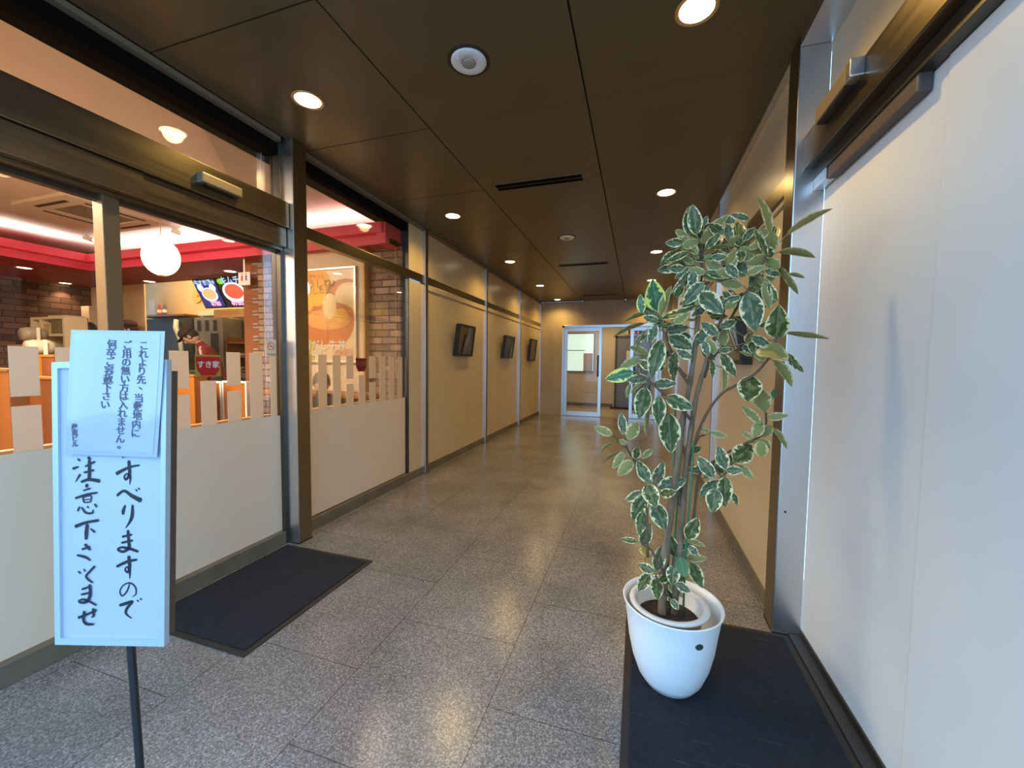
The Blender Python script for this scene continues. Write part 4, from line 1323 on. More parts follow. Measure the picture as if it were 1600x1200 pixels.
for u, v, lb in ((138, 371, 'tiny white spotlight on the restaurant ceiling left of the door stile'), (276, 361, 'tiny white spotlight on the restaurant ceiling right of the big lantern cord')):
    p = at(u, v, 'z', 2.69)
    t = thing('ceiling_spotlight', lb, 'spotlight', (p.x, p.y, 2.72))
    mb = MB(); mb.tube([(p.x, p.y, 2.72), (p.x, p.y, 2.70)], .02, 12); mb.build('mount', WHITE, t)
    mb = MB(); mb.tube([(p.x - .03, p.y - .03, 2.69), (p.x + .035, p.y + .03, 2.665)], [.024, .03], 14); mb.build('lamp_head', WHITE, t)
    mb = MB(); q0 = Vector((p.x + .035, p.y + .03, 2.665)); mb.ell(q0, .024, .024, .010, 12, 6); mb.build('lens', LAMPW, t)

# ---- writing and pictures on flat print
def ellipse_pts(c, ex, ey, rx, ry, n=28, a0=0, a1=2 * math.pi):
    return [Vector(c) + Vector(ex) * rx * math.cos(a0 + (a1 - a0) * i / n) + Vector(ey) * ry * math.sin(a0 + (a1 - a0) * i / n) for i in range(n if a1 - a0 > 6.2 else n + 1)]


def flat(pts, nrm, th, name, m, parent):
    return MB().prism(pts, Vector(nrm) * th).build(name, m, parent)


EX, EZ = Vector((1, 0, 0)), Vector((0, 0, 1))
# poster (faces the street, -Y)
tl, br = at(469, 420.5, 'y', PWY - .02), at(557.5, 568, 'y', PWY - .02)
X0, X1, Z0, Z1 = tl.x, br.x, br.z, at(557, 415, 'y', PWY - .02).z
PW, PH = X1 - X0, Z1 - Z0
yp = PWY - .004
t = thing('poster', 'framed food poster with an orange disc and big bowls behind the shop window', 'poster', ((X0 + X1) / 2, PWY - .01, Z0))
mb = MB(); f = .022
mb.box(X0, X1, PWY - .028, yp, Z1 - f, Z1); mb.box(X0, X1, PWY - .028, yp, Z0, Z0 + f); mb.box(X0, X0 + f, PWY - .028, yp, Z0 + f, Z1 - f); mb.box(X1 - f, X1, PWY - .028, yp, Z0 + f, Z1 - f)
mb.build('frame', mat('silver_frame', (.72, .66, .56), .3, .5), t, bevel=.003)
mb = MB(); mb.box(X0 + f, X1 - f, PWY - .012, yp, Z0 + f, Z1 - f); mb.build('print', mat('poster_paper', (.80, .58, .34), .35), t)
def PP(s, q, o=0):
    return Vector((X0 + s * PW, PWY - .0125 - o, Z1 - q * PH))
NY = Vector((0, -1, 0))
def clipx(pts):
    return [Vector((min(max(p.x, X0 + f), X1 - f), p.y, min(max(p.z, Z0 + f), Z1 - f))) for p in pts]
def pe(s, q, rx, ry, o, name, m, **k):
    return flat(clipx(ellipse_pts(PP(s, q, o), EX, EZ, rx * PW, ry * PW, 36, **k)), NY, .0006, name, m, t)
PO = mat('print_orange', (.90, .40, .01), .4); PB = mat('print_bowl_red', (.62, .19, .05), .4); PT = mat('print_broth', (.78, .36, .10), .4)
PRI = mat('print_rice', (.85, .62, .30), .4); PYK = mat('print_yolk', (.90, .50, .08), .4); PGR = mat('print_olive', (.50, .42, .05), .4)
PWT = mat('print_white', (.86, .80, .70), .4); PPK = mat('print_pink', (.85, .40, .30), .4); PIN = mat('print_dark', (.22, .12, .03), .5); PRD = mat('print_red', (.70, .10, .05), .4)
flat([PP(.025, .69, .0002), PP(.24, .69, .0002), PP(.24, .975, .0002), PP(.025, .975, .0002)], NY, .0003, 'print_green_block', PGR, t)
pe(.80, .30, .34, .25, .0006, 'print_beef_bowl', PB)
pe(.86, .335, .25, .245, .0013, 'print_rice_bowl', PRI)
flat(clipx([PP(.055, .50, .002), PP(.06, .60, .002), PP(.13, .72, .002), PP(.24, .80, .002), PP(.76, .80, .002), PP(.88, .72, .002), PP(.965, .60, .002), PP(.97, .50, .002)]), NY, .0006, 'print_big_bowl', PB, t)
pe(.51, .50, .46, .20, .0028, 'print_bowl_rim', PB)
pe(.50, .535, .40, .155, .0032, 'print_broth_surface', PT)
pe(.30, .19, .24, .285, .0036, 'print_orange_disc', PO)
pe(.12, .40, .10, .06, .0036, 'print_side_dish', PYK)
pe(.53, .40, .12, .19, .0044, 'print_meat', PRI)
pe(.73, .50, .12, .10, .0052, 'print_yolk', PYK)
for s_, q_, txt, sz, mt_, nm in ((.30, .085, 'からっと', .055, PRD, 'small_lettering'), (.31, .165, '食うしね♪', .105, PIN, 'poster_lettering'), (.33, .24, 'だしたま', .085, PIN, 'poster_lettering'),
                               (.42, .815, '旨だし牛丼', .115, PWT, 'title_lettering'), (.28, .895, '並盛', .075, PWT, 'size_lettering'), (.76, .895, '490円', .095, PPK, 'price_lettering')):
    text_mesh(txt, sz * PW / .72, PP(s_, q_, .006), EX, EZ, nm, mt_, t, bold=.0012, ext=.0003)


def bowl_logo(c, ex, ey, nrm, W_, Hh, name_prefix, parent, red, ink):
    """the shop's red bowl shaped emblem with its three characters"""
    P = lambda s, q: Vector(c) + Vector(ex) * s * W_ + Vector(ey) * q * Hh
    half = [(.5, .5), (.49, .10), (.47, -.10), (.42, -.26), (.34, -.38), (.30, -.5)]
    pts = [P(-x, y) for x, y in half] + [P(x, y) for x, y in half[::-1]]
    MB().prism(pts, Vector(nrm) * .0008).build('bowl_emblem', red, parent)
    text_mesh('すき家', W_ * .31, P(0, .06) + Vector(nrm) * .0012, ex, ey, 'emblem_lettering', ink, parent, bold=W_ * .006, ext=.0003)


LRED = mat('emblem_red', (.42, .012, .015), .4); LGREY = mat('emblem_grey', (.62, .60, .58), .4); LDRED = mat('emblem_dark_red', (.16, .010, .012), .4); LDG = mat('emblem_dim', (.25, .10, .09), .4)
t = thing('logo_card', 'red bowl emblem on a yellow green card stuck on the glass shop door', 'sticker', tuple(at(324, 588, 'x', GX + .006)))
a, b = at(304.3, 554, 'x', GX + .006), at(345, 587.5, 'x', GX + .006)
bz = at(304.3, 589, 'x', GX + .006).z
mb = MB(); mb.box(GX + .0055, GX + .0068, a.y, b.y, bz, a.z); mb.build('card', mat('olive_card', (.30, .26, .03), .5), t)
bowl_logo((GX + .0072, (a.y + b.y) / 2, (a.z + bz) / 2 - .002), (0, 1, 0), (0, 0, 1), (1, 0, 0), (b.y - a.y) * .96, (a.z - bz) * .86, '', t, LRED, LGREY)
a, b = at(555.7, 559.5, 'x', GX + .006), at(572.5, 580, 'x', GX + .006)
bz = at(556, 580.5, 'x', GX + .006).z
t = thing('logo_sticker', 'dark red bowl emblem sticker on the shop window glass above the stripes', 'sticker', (GX + .006, (a.y + b.y) / 2, bz))
bowl_logo((GX + .0072, (a.y + b.y) / 2, (a.z + bz) / 2), (0, 1, 0), (0, 0, 1), (1, 0, 0), b.y - a.y, a.z - bz, '', t, LDRED, LDG)

# no smoking sticker
a, b = at(415.5, 530, 'x', GX + .006), at(431.5, 556.5, 'x', GX + .006)
t = thing('no_smoking_sticker', 'square white sticker with a red crossed circle on the door glass beside the pillar', 'sticker', (GX + .006, (a.y + b.y) / 2, b.z))
mb = MB(); mb.box(GX + .0055, GX + .0068, a.y, b.y, b.z, a.z); mb.build('card', mat('ivory_card', (.72, .58, .44), .5), t)
cy, cz, rr_ = (a.y + b.y) / 2, b.z + (a.z - b.z) * .60, (b.y - a.y) * .36
o_ = ellipse_pts((GX + .007, cy, cz), (0, 1, 0), (0, 0, 1), rr_, rr_, 28); i_ = ellipse_pts((GX + .007, cy, cz), (0, 1, 0), (0, 0, 1), rr_ * .82, rr_ * .82, 28)
mb = MB()
for k in range(28):
    j = (k + 1) % 28
    mb.quad(o_[k], o_[j], i_[j], i_[k])
sl = Vector((0, .707, -.707)); sn_ = Vector((0, .707, .707))
cc_ = Vector((GX + .0071, cy, cz))
mb.quad(cc_ - sl * rr_ * .85 - sn_ * rr_ * .08, cc_ + sl * rr_ * .85 - sn_ * rr_ * .08, cc_ + sl * rr_ * .85 + sn_ * rr_ * .08, cc_ - sl * rr_ * .85 + sn_ * rr_ * .08)
mb.build('ban_ring', mat('ban_red', (.62, .08, .06), .4), t)
mb = MB(); mb.box(GX + .0068, GX + .0072, cy - rr_ * .55, cy + rr_ * .45, cz - rr_ * .10, cz + rr_ * .10); mb.build('cigarette_mark', PIN, t)
text_mesh('No smoking', rr_ * .48, (GX + .0072, cy, b.z + (a.z - b.z) * .12), (0, 1, 0), (0, 0, 1), 'caption_lettering', PIN, t, ext=.0002)

# toilet sign with two little figures hung from the soffit
a, b = at(372.5, 426, 'y', 3.4), at(391, 445, 'y', 3.4)
t = thing('toilet_sign', 'small white sign with a red and a blue figure hanging under the red soffit', 'sign', ((a.x + b.x) / 2, 3.4, b.z))
mb = MB(); mb.box(a.x, b.x, 3.398, 3.406, b.z, min(a.z, SZ - .002)); mb.build('plate', mat('white_plate', (.78, .66, .60), .5), t)
mb = MB(); mb.box((a.x + b.x) / 2 - .01, (a.x + b.x) / 2 + .01, 3.4, 3.404, min(a.z, SZ - .002) - .01, SZ + .002); mb.build('hanger', WHITE, t)
for k, (s_, cm) in enumerate(((.32, (.6, .05, .05)), (.68, (.10, .10, .35)))):
    xx = lerp(a.x, b.x, s_); zz = lerp(b.z, a.z, .55); h_ = (a.z - b.z) * .30
    mb = MB(); mb.ell((xx, 3.3965, zz + h_), .009, .002, .009, 10, 6); mb.box(xx - .011, xx + .011, 3.395, 3.398, zz - h_ * .7, zz + h_ * .62)
    mb.build('figure', mat('figure_paint', cm, .5), t)

# blind cords
def cord(u, v0, v1, label, loop):
    p = at(u, v0, 'x', GX - .05); q = at(u, v1, 'x', GX - .05)
    t = thing('blind_cord', label, 'cord', (p.x, p.y, q.z))
    C_ = mat('pale_cord', (.72, .60, .50), .6)
    mb = MB(); mb.tube([(p.x, p.y, 2.56), (p.x, p.y, q.z + .03)], .0022, 6); mb.build('cord_line', C_, t)
    mb = MB(); mb.tube([(p.x, p.y + loop, 2.56), (p.x, p.y + loop, q.z + .05)], .0022, 6); mb.build('cord_line', C_, t)
    mb = MB()
    for k in range(9):
        an = math.pi * k / 8
        mb.ell((p.x, p.y + loop / 2 - loop / 2 * math.cos(an), q.z + .04 - .04 * math.sin(an)), .0045, .0045, .0045, 8, 6)
    mb.build('bead_loop', C_, t, smooth=True)


cord(412, 430, 621, 'pale looped blind cord hanging behind the glass shop door near the pillar', .07)
cord(618, 360, 586, 'pale looped blind cord hanging in front of the brick wall in the shop window', .075)

# ---- kitchen
KY = 4.15
bl = at(321.5, 481, 'y', KY); tpx = at(300.5, 438, 'x', bl.x)
zb_, zt_ = bl.z, tpx.z
tilt = Vector((0, tpx.y - bl.y, zt_ - zb_)); SHh = tilt.length; sup = tilt.normalized(); snr = Vector((1, 0, 0)).cross(sup).normalized()
xs_ = [(bl.x, at(353.5, 481, 'y', KY).x), (at(356.5, 481, 'y', KY).x, at(397, 481, 'y', KY).x)]
SNAV = mat('screen_navy', (.01, .012, .05), .3, emit=(.035, .045, .22), estr=.9); SDK = mat('screen_black', (.005, .005, .01), .3, emit=(.02, .02, .03), estr=.8)
def em(n_, c_, s_=1.0):
    return mat(n_, c_, .3, emit=c_, estr=s_)
SW, SB, SP_, SRD, SFD, SGN = em('screen_white', (.75, .78, .9)), em('screen_pale_blue', (.35, .55, .95)), em('screen_pink', (.85, .40, .70)), em('screen_red', (.75, .10, .06)), em('screen_food', (.60, .42, .22)), em('screen_green', (.15, .65, .03))
for k, (xa, xb) in enumerate(xs_):
    lb = ('tilted menu screen with a pale bowl on navy blue, left of the two', 'tilted menu screen with a red dish in a white bowl, right of the two')[k]
    t = thing('menu_screen', lb, 'screen', ((xa + xb) / 2, KY, zb_), 'menu screens over the kitchen counter')
    W_ = xb - xa
    P = lambda s, q, o=0: Vector((xa + s * W_, bl.y, zb_)) + sup * (q * SHh) + snr * (-o if snr.y > 0 else o)
    nn = snr if snr.y < 0 else -snr
    MB().prism([P(-.02, -.03), P(1.02, -.03), P(1.02, 1.03), P(-.02, 1.03)], -nn * .05).build('casing', BLACK, t)
    MB().prism([P(0, .02), P(1, .02), P(1, .98), P(0, .98)], nn * .002).build('display', SNAV if k == 0 else SDK, t)
    def se(s, q, rx, ry, o, nm, m_):
        MB().prism(ellipse_pts(P(s, q, 0) + nn * o, EX, sup, rx * W_, ry * SHh, 28), nn * .0006).build(nm, m_, t)
    if k == 0:
        se(.22, .72, .14, .14, .003, 'steam', SW); se(.78, .70, .14, .13, .003, 'steam', SW)
        se(.52, .47, .36, .25, .004, 'bowl_picture', SW); se(.52, .49, .31, .20, .005, 'food_picture', SFD)
        text_mesh('牛すき鍋', W_ * .20, P(.42, .88) + nn * .003, EX, sup, 'menu_lettering', SB, t, bold=.003)
        text_mesh('定食', W_ * .13, P(.86, .88) + nn * .003, EX, sup, 'menu_lettering', SB, t, bold=.002)
    else:
        se(.50, .50, .43, .36, .003, 'bowl_picture', SW); se(.50, .53, .34, .26, .004, 'food_picture', SRD); se(.16, .90, .13, .10, .004, 'green_badge', SGN)
        text_mesh('キムチ', W_ * .24, P(.52, .90) + nn * .006, EX, sup, 'menu_lettering', SB, t, bold=.003)
    text_mesh('¥780', W_ * .22, P(.62 if k == 0 else .45, .13) + nn * .007, EX, sup, 'price_lettering', SP_, t, bold=.004)

p = at(307, 463, 'y', 4.97)
t = thing('wall_plaque', 'round yellow wooden plaque on the kitchen wall half behind the left menu screen', 'plaque', (p.x, 4.98, p.z - .11))
mb = MB(); mb.lathe([(.0001, -.012), (.105, -.012), (.11, -.004), (.11, .012), (.0001, .012)], (p.x, 4.985, p.z), 32, mat=Matrix.Rotation(R(90), 3, 'X')); mb.build('disc', mat('yellow_wood', (.62, .36, .09), .5), t)
mb = MB(); mb.box(p.x + .02, p.x + .05, 4.965, 4.974, p.z - .02, p.z + .02); mb.build('red_mark', PRD, t)
# wall shelf with bottles
a, b = at(226, 494, 'y', 4.85), at(300, 495, 'y', 4.85)
zs = a.z
mb = MB(); mb.box(a.x, b.x, 4.74, 4.998, zs - .03, zs)
tag(mb.build('wall_shelf', BROWNW, bevel=.003), 'dark wooden shelf on the kitchen wall holding two small bottles', 'shelf')
for u, cm, lb in ((249.5, (.60, .05, .03), 'small red bottle on the kitchen wall shelf'), (257.5, (.10, .12, .25), 'small dark blue bottle on the kitchen wall shelf')):
    q = at(u, 490, 'y', 4.85); t = thing('bottle', lb, 'bottle', (q.x, 4.85, zs), 'bottles on the kitchen shelf')
    mb = MB(); mb.lathe([(.030, zs + .001), (.033, zs + .02), (.033, zs + .12), (.018, zs + .145)], (q.x, 4.85, 0), 18); mb.build('body', mat('bottle_paint', cm, .35), t, smooth=True)
    mb = MB(); mb.lathe([(.018, zs + .145), (.018, zs + .17), (.012, zs + .185)], (q.x, 4.85, 0), 14); mb.build('cap', mat('bottle_cap', cm, .5), t)
    mb = MB(); mb.lathe([(.0335, zs + .05), (.0335, zs + .10)], (q.x, 4.85, 0), 18); mb.build('label_band', PWT, t)
q0, q1 = at(232, 469, 'y', 4.86), at(242, 493, 'y', 4.86)
t = thing('card_stand', 'clear card stand left of the bottles on the kitchen shelf', 'stand', ((q0.x + q1.x) / 2, 4.86, zs))
mb = MB(); mb.box(q0.x, q1.x, 4.86, 4.866, zs + .002, q0.z); mb.build('card', mat('pale_card', (.55, .45, .30), .4), t)
mb = MB(); mb.box(q0.x - .006, q1.x + .006, 4.83, 4.90, zs + .0005, zs + .008); mb.build('foot', GLASS, t)
# wooden sign board under the screens
a, b = at(334, 484, 'y', 4.22), at(396, 494.5, 'y', 4.22)
t = thing('wooden_signboard', 'yellowish wooden board with faint red writing under the menu screens', 'signboard', ((a.x + b.x) / 2, 4.22, b.z))
mb = MB(); mb.box(a.x, b.x, 4.22, 4.25, b.z, a.z); mb.build('board', mat('pale_board', (.55, .33, .13), .5), t)
text_mesh('ご注文はこちら', .06, ((a.x + b.x) / 2 - .1, 4.219, (a.z + b.z) / 2), EX, EZ, 'board_lettering', PRD, t)
# work counter and machines
CT = 1.02
ka, kb = RX0 - .98, px_or - .03
mb = MB(); mb.box(ka, kb, 4.985, 4.998, CT + .002, zs - .04)
tag(mb.build('splash_panel', mat('dark_panel', (.06, .042, .02), .6)), 'dark metal splash panel on the kitchen wall below the wooden shelf', 'panel')

t = thing('kitchen_counter', 'stainless kitchen counter with orange wooden front behind the staff', 'counter', ((ka + kb) / 2, 4.75, 0))
mb = MB(); mb.box(ka, kb, 4.52, 4.99, .95, CT); mb.build('worktop', STAIN, t, bevel=.004)
mb = MB(); mb.box(ka, kb, 4.56, 4.99, .0, .949); mb.build('cabinet', mat('dark_cabinet', (.07, .05, .04), .6), t)
a, b = at(301, 496, 'y', 4.6), at(346, 530, 'y', 4.6)
t = thing('drink_machine', 'grey stainless machine with dark openings behind the bending staff member', 'machine', ((a.x + b.x) / 2, 4.72, CT))
mb = MB(); mb.box(a.x, b.x, 4.62, 4.95, CT + .001, a.z); mb.build('housing', STAIN, t, bevel=.01)
mb = MB()
for s_ in (.13, .42, .70):
    mb.box(lerp(a.x, b.x, s_), lerp(a.x, b.x, s_ + .11), 4.612, 4.622, a.z - .22, a.z - .05)
mb.box(lerp(a.x, b.x, .60), lerp(a.x, b.x, .86), 4.610, 4.621, CT + .02, a.z - .26)
mb.build('opening', BLACK, t)
mb = MB(); mb.box(lerp(a.x, b.x, .2), lerp(a.x, b.x, .75), 4.60, 4.66, a.z + .02, a.z + .09); mb.box(lerp(a.x, b.x, .18), lerp(a.x, b.x, .77), 4.66, 4.9, a.z + .001, a.z + .10); mb.build('top_light', mat('pale_green_panel', (.5, .55, .46), .4), t, bevel=.005)
mb = MB(); mb.box(lerp(a.x, b.x, .05), lerp(a.x, b.x, .95), 4.50, 4.62, CT + .001, CT + .03); mb.build('drip_tray', mat('tray_grey', (.30, .34, .33), .3, .6), t, bevel=.003)
a, b = at(273, 497, 'y', 4.62), at(298, 548, 'y', 4.62)
t = thing('rice_machine', 'black machine with a pale rounded front left of the grey machine', 'machine', ((a.x + b.x) / 2, 4.74, CT))
mb = MB(); mb.box(a.x + .05, b.x - .01, 4.66, 4.95, CT + .001, a.z); mb.build('housing', mat('machine_black', (.02, .022, .02), .35), t, bevel=.012)
mb = MB(); mb.tube([(a.x + .02, 4.63, a.z - .03), (a.x + .05, 4.60, a.z - .16), (a.x + .14, 4.60, a.z - .34), (a.x + .16, 4.62, CT + .03)], [.035, .04, .035, .03], 10); mb.build('pale_front', mat('pale_green_plastic', (.50, .54, .46), .35), t, smooth=True)
a, b = at(349.5, 500, 'y', 4.64), at(396, 545, 'y', 4.64)
a.x += .03
t = thing('dish_rack', 'brown shelf rack with dishes at the right end of the kitchen', 'rack', ((a.x + b.x) / 2, 4.82, CT))
mb = MB()
for z in (CT + .02, CT + .24, CT + .46):
    mb.box(a.x, b.x, 4.64, 4.97, z, z + .018)
mb.build('shelf', BROWNW, t)
mb = MB(); mb.box(a.x, a.x + .02, 4.64, 4.97, CT + .001, CT + .56); mb.box(b.x - .02, b.x, 4.64, 4.97, CT + .001, CT + .56); mb.build('side_panel', BROWNW, t)
for k, (s_, z, r_0) in enumerate(((.25, .038, .07), (.62, .038, .08), (.3, .258, .08), (.7, .258, .06))):
    x = lerp(a.x, b.x, s_); z = CT + z + .001
    mb = MB(); mb.lathe([(.03, z), (r_0, z + .05), (r_0 * .97, z + .05), (.02, z + .006)], (x, 4.76, 0), 16)
    tag(mb.build('bowl', mat('pale_bowl', (.45, .36, .26), .4), smooth=True), ('pale bowl low on the left of the brown dish rack', 'pale bowl low on the right of the brown dish rack', 'pale bowl on the upper left of the brown dish rack', 'small pale bowl on the upper right of the brown dish rack')[k], 'bowl', 'bowls on the dish rack')

# ---- people: one continuous skinned body each
SKIN = mat('skin', (.55, .33, .23), .55)
def person(name, label, loc, yaw, top, legs, lean=0.0, seated=False, hair=(.02, .015, .012), cap=None, head_turn=0.0, head_down=0.0, stripe=None, scale=1.0):
    Rz = Matrix.Rotation(yaw, 3, 'Z')
    hipz = .47 if seated else .92
    RL = Matrix.Rotation(-lean, 3, 'X')
    pel = Vector((0, 0, hipz))
    def ub(x, y, z):
        return pel + RL @ Vector((x, y, z))
    V, Eg, Rd, seg = [], [], [], []
    def add(p, r, par=None, s='top'):
        V.append(Vector(p)); Rd.append(r); i = len(V) - 1
        if par is not None:
            Eg.append((par, i)); seg.append((par, i, s))
        return i
    r0 = add(pel, .135)
    s1 = add(ub(0, .01, .20), .13, r0); s2 = add(ub(0, .02, .38), .145, s1); s3 = add(ub(0, .015, .50), .085, s2)
    nk = add(ub(0, .03, .58), .056, s3, 'top'); hd0 = add(ub(0, .045, .64), .05, nk, 'skin')
    for sd in (-1, 1):
        sh = add(ub(.165 * sd, .01, .46), .062, s2)
        el = add(ub(.235 * sd, .06, .20), .045, sh)
        wr = add(ub(.19 * sd, .30, .12), .030, el)
        pm = add(ub(.18 * sd, .37, .10), .030, wr, 'skin')
        for fx, fl in ((-.028, .055), (-.010, .068), (.010, .070), (.028, .060)):
            k1 = add(ub(.18 * sd + fx, .37 + fl * .6, .095), .0085, pm, 'skin'); add(ub(.18 * sd + fx, .37 + fl, .075), .0075, k1, 'skin')
        th = add(ub((.18 - .035) * sd, .36, .105), .010, pm, 'skin'); add(ub((.18 - .05) * sd, .39, .095), .008, th, 'skin')
        if seated:
            hp = add(pel + Vector((.095 * sd, .03, -.02)), .095, r0, 'legs'); kn = add(pel + Vector((.12 * sd, .42, .01)), .065, hp, 'legs')
            an = add(pel + Vector((.12 * sd, .40, -.40)), .042, kn, 'legs'); add(pel + Vector((.12 * sd, .54, -.435)), .035, an, 'shoe')
        else:
            hp = add(Vector((.095 * sd, 0, hipz - .08)), .095, r0, 'legs'); kn = add(Vector((.10 * sd, .02, .48)), .062, hp, 'legs')
            an = add(Vector((.10 * sd, -.01, .08)), .042, kn, 'legs'); add(Vector((.11 * sd, .14, .035)), .035, an, 'shoe')
    me = bpy.data.meshes.new('body'); me.from_pydata(V, Eg, [])
    ob = bpy.data.objects.new('body', me); col.objects.link(ob)
    md = ob.modifiers.new('skin', 'SKIN'); md.use_smooth_shade = True
    for i, sv in enumerate(me.skin_vertices[0].data):
        sv.radius = (Rd[i], Rd[i] * (.78 if i in (0, 1, 2) else 1)); sv.use_root = (i == 0)
    sb = ob.modifiers.new('sub', 'SUBSURF'); sb.levels = 1; sb.render_levels = 1
    bpy.context.view_layer.update()
    dg = bpy.context.evaluated_depsgraph_get()
    m2 = bpy.data.meshes.new_from_object(ob.evaluated_get(dg))
    bpy.data.objects.remove(ob)
    mats = {'top': 0, 'legs': 1, 'skin': 2, 'shoe': 3}
    B = MB(); T = Vector(loc)
    W = lambda p: T + Rz @ (Vector(p) * scale)
    B.v = [W(v.co) for v in m2.vertices]
    for p in m2.polygons:
        c = p.center; best = (9, 'top')
        for i, j, s in seg:
            a_, b_2 = V[i], V[j]; d_ = b_2 - a_
            tt = max(0, min(1, (c - a_).dot(d_) / max(1e-9, d_.length_squared)))
            q = (c - (a_ + d_ * tt)).length / (.4 + Rd[j] * 6)
            if q < best[0]:
                best = (q, s)
        B.f.append(tuple(p.vertices)); B.m.append(mats[best[1]])
    bpy.data.meshes.remove(m2)
    # head with nose, ears, brow, eyes and mouth
    HR = Rz @ RL @ Matrix.Rotation(head_turn, 3, 'Z') @ Matrix.Rotation(-head_down, 3, 'X')
    hc = W(V[hd0]) + HR @ Vector((0, .015, .085)) * scale
    k0 = len(B.v)
    B.ell(hc, .076 * scale, .093 * scale, .112 * scale, 20, 14, 2, HR)
    for i in range(k0, len(B.v)):
        l_ = HR.transposed() @ (B.v[i] - hc)
        if l_.z < 0 and l_.y > 0:
            l_.y *= 1 - .10 * (-l_.z / .11); l_.x *= 1 - .22 * (-l_.z / .11)
        B.v[i] = hc + HR @ l_
    hp_ = lambda x, y, z: hc + HR @ (Vector((x, y, z)) * scale)
    B.ell(hp_(0, .094, -.012), .012 * scale, .018 * scale, .022 * scale, 10, 6, 2, HR)
    for sd in (-1, 1):
        B.ell(hp_(.077 * sd, -.004, -.005), .009 * scale, .018 * scale, .028 * scale, 8, 6, 2, HR)
        B.ell(hp_(.030 * sd, .083, .010), .013 * scale, .006 * scale, .006 * scale, 8, 6, 4, HR)
    B.ell(hp_(0, .083, -.052), .022 * scale, .006 * scale, .005 * scale, 8, 6, 5, HR)
    root = thing(name, label, 'person', loc)
    tm = mat('jacket_cloth', top, .8); lm = mat('trouser_cloth', legs, .8)
    B.build('body', [tm, lm, SKIN, mat('shoe', (.02, .02, .02), .5), mat('eye_dark', (.03, .02, .02), .3), mat('lips', (.42, .16, .13), .5)], root, smooth=True)
    hm = MB(); hm.ell(hp_(0, -.014, .020), .083 * scale, .094 * scale, .104 * scale, 20, 12, 0, HR)
    hm.v = [v if (HR.transposed() @ (v - hc)).y < .055 * scale or (HR.transposed() @ (v - hc)).z > .06 * scale else hc + (v - hc) * .88 for v in hm.v]
    hm.build('hair', mat('hair', hair, .7), root, smooth=True)
    if cap:
        cm = MB(); cm.lathe([(.090, .045), (.095, .075), (.088, .115), (.06, .140), (.0001, .150)], hc, 20, mat=HR @ Matrix.Diagonal((scale, scale * 1.08, scale)).to_3x3())
        cm.prism([hp_(-.07, .07, .05), hp_(-.05, .15, .045), hp_(0, .17, .047), hp_(.05, .15, .045), hp_(.07, .07, .05)], HR @ Vector((0, 0, .008)))
        cm.build('cap', mat('cap_cloth', cap, .8), root, smooth=True)
    if stripe:
        for sd in (-1, 1):
            q = [W(ub(.04 * sd, .035, .535)), W(ub(.12 * sd, .015, .525)), W(ub(.20 * sd, .015, .47)), W(ub(.265 * sd, .04, .30))]
            stm = MB(); stm.tube(q, [.012, .018, .018, .014], 8); stm.build('shoulder_stripe', mat('stripe_cloth', stripe, .8), root, smooth=True)
    return root


D_ = lambda u, d: CAM + ((u - 800) / F * RT + FW) * d
p = D_(350, 5.7); person('person', 'person in a dark red jacket and dark cap bending over in the kitchen', (p.x, p.y, 0), R(128), (.20, .012, .016), (.02, .02, .025), lean=.42, cap=(.045, .020, .022), head_down=.35, stripe=(.62, .42, .34), scale=1.0)
p = D_(213, 5.9); person('person', 'person whose dark cap shows above the notice, right of the door stile', (p.x, p.y, 0), R(150), (.20, .012, .016), (.02, .02, .025), cap=(.04, .012, .016), scale=1.0)
p = D_(147, 5.9); person('person', 'person whose dark hair shows above the notice, left of the door stile', (p.x, p.y, 0), R(100), (.08, .03, .03), (.02, .02, .025), hair=(.03, .025, .025), scale=.995)

# seated customer at the window
hp0 = at(503, 597, 'y', 2.62)
person('person', 'person with greyish brown hair and dark jacket seated behind the window film stripes', (-2.64, 2.80, .0), R(42), (.025, .032, .040), (.03, .03, .05), lean=.50, seated=True, hair=(.15, .105, .07), scale=.95, head_down=.2)
t = thing('stool', 'dark stool under the customer seated at the shop window', 'stool', (-2.64, 2.80, 0))
mb = MB(); mb.lathe([(.15, .27), (.16, .29), (.15, .31), (.0001, .315)], (-2.64, 2.80, 0), 24); mb.build('seat', BROWNW, t)
mb = MB(); mb.lathe([(.14, .0), (.13, .012), (.025, .03), (.025, .27)], (-2.64, 2.80, 0), 20); mb.build('pedestal', STEEL, t)

# ---- counter under the poster, partitions, shelf and dispensers
zc = at(470, 613, 'y', 3.1).z
t = thing('dining_counter', 'narrow orange wooden counter along the wall below the poster', 'counter', ((px_ps - 2.3) / 2, 3.25, 0))
mb = MB(); mb.box(px_ps - .1, -2.42, 3.08, PWY - .006, zc - .035, zc); mb.build('worktop', ORANGE, t, bevel=.004)
mb = MB(); mb.box(px_ps - .1, -2.42, 3.36, PWY - .006, 0, zc - .036); mb.build('back_panel', BROWNW, t)
q = at(469, 625, 'y', 3.12)
t = thing('seasoning_bottle', 'small white seasoning bottle on the counter at the left edge of the shop window', 'bottle', (q.x, 3.16, zc))
mb = MB(); mb.lathe([(.026, zc + .001), (.03, zc + .01), (.028, zc + .07)], (q.x, 3.16, 0), 16); mb.build('body', mat('bottle_cream', (.6, .42, .3), .4), t, smooth=True)
mb = MB(); mb.lathe([(.028, zc + .07), (.024, zc + .10), (.010, zc + .115)], (q.x, 3.16, 0), 16); mb.build('cap', WHITE, t, smooth=True)


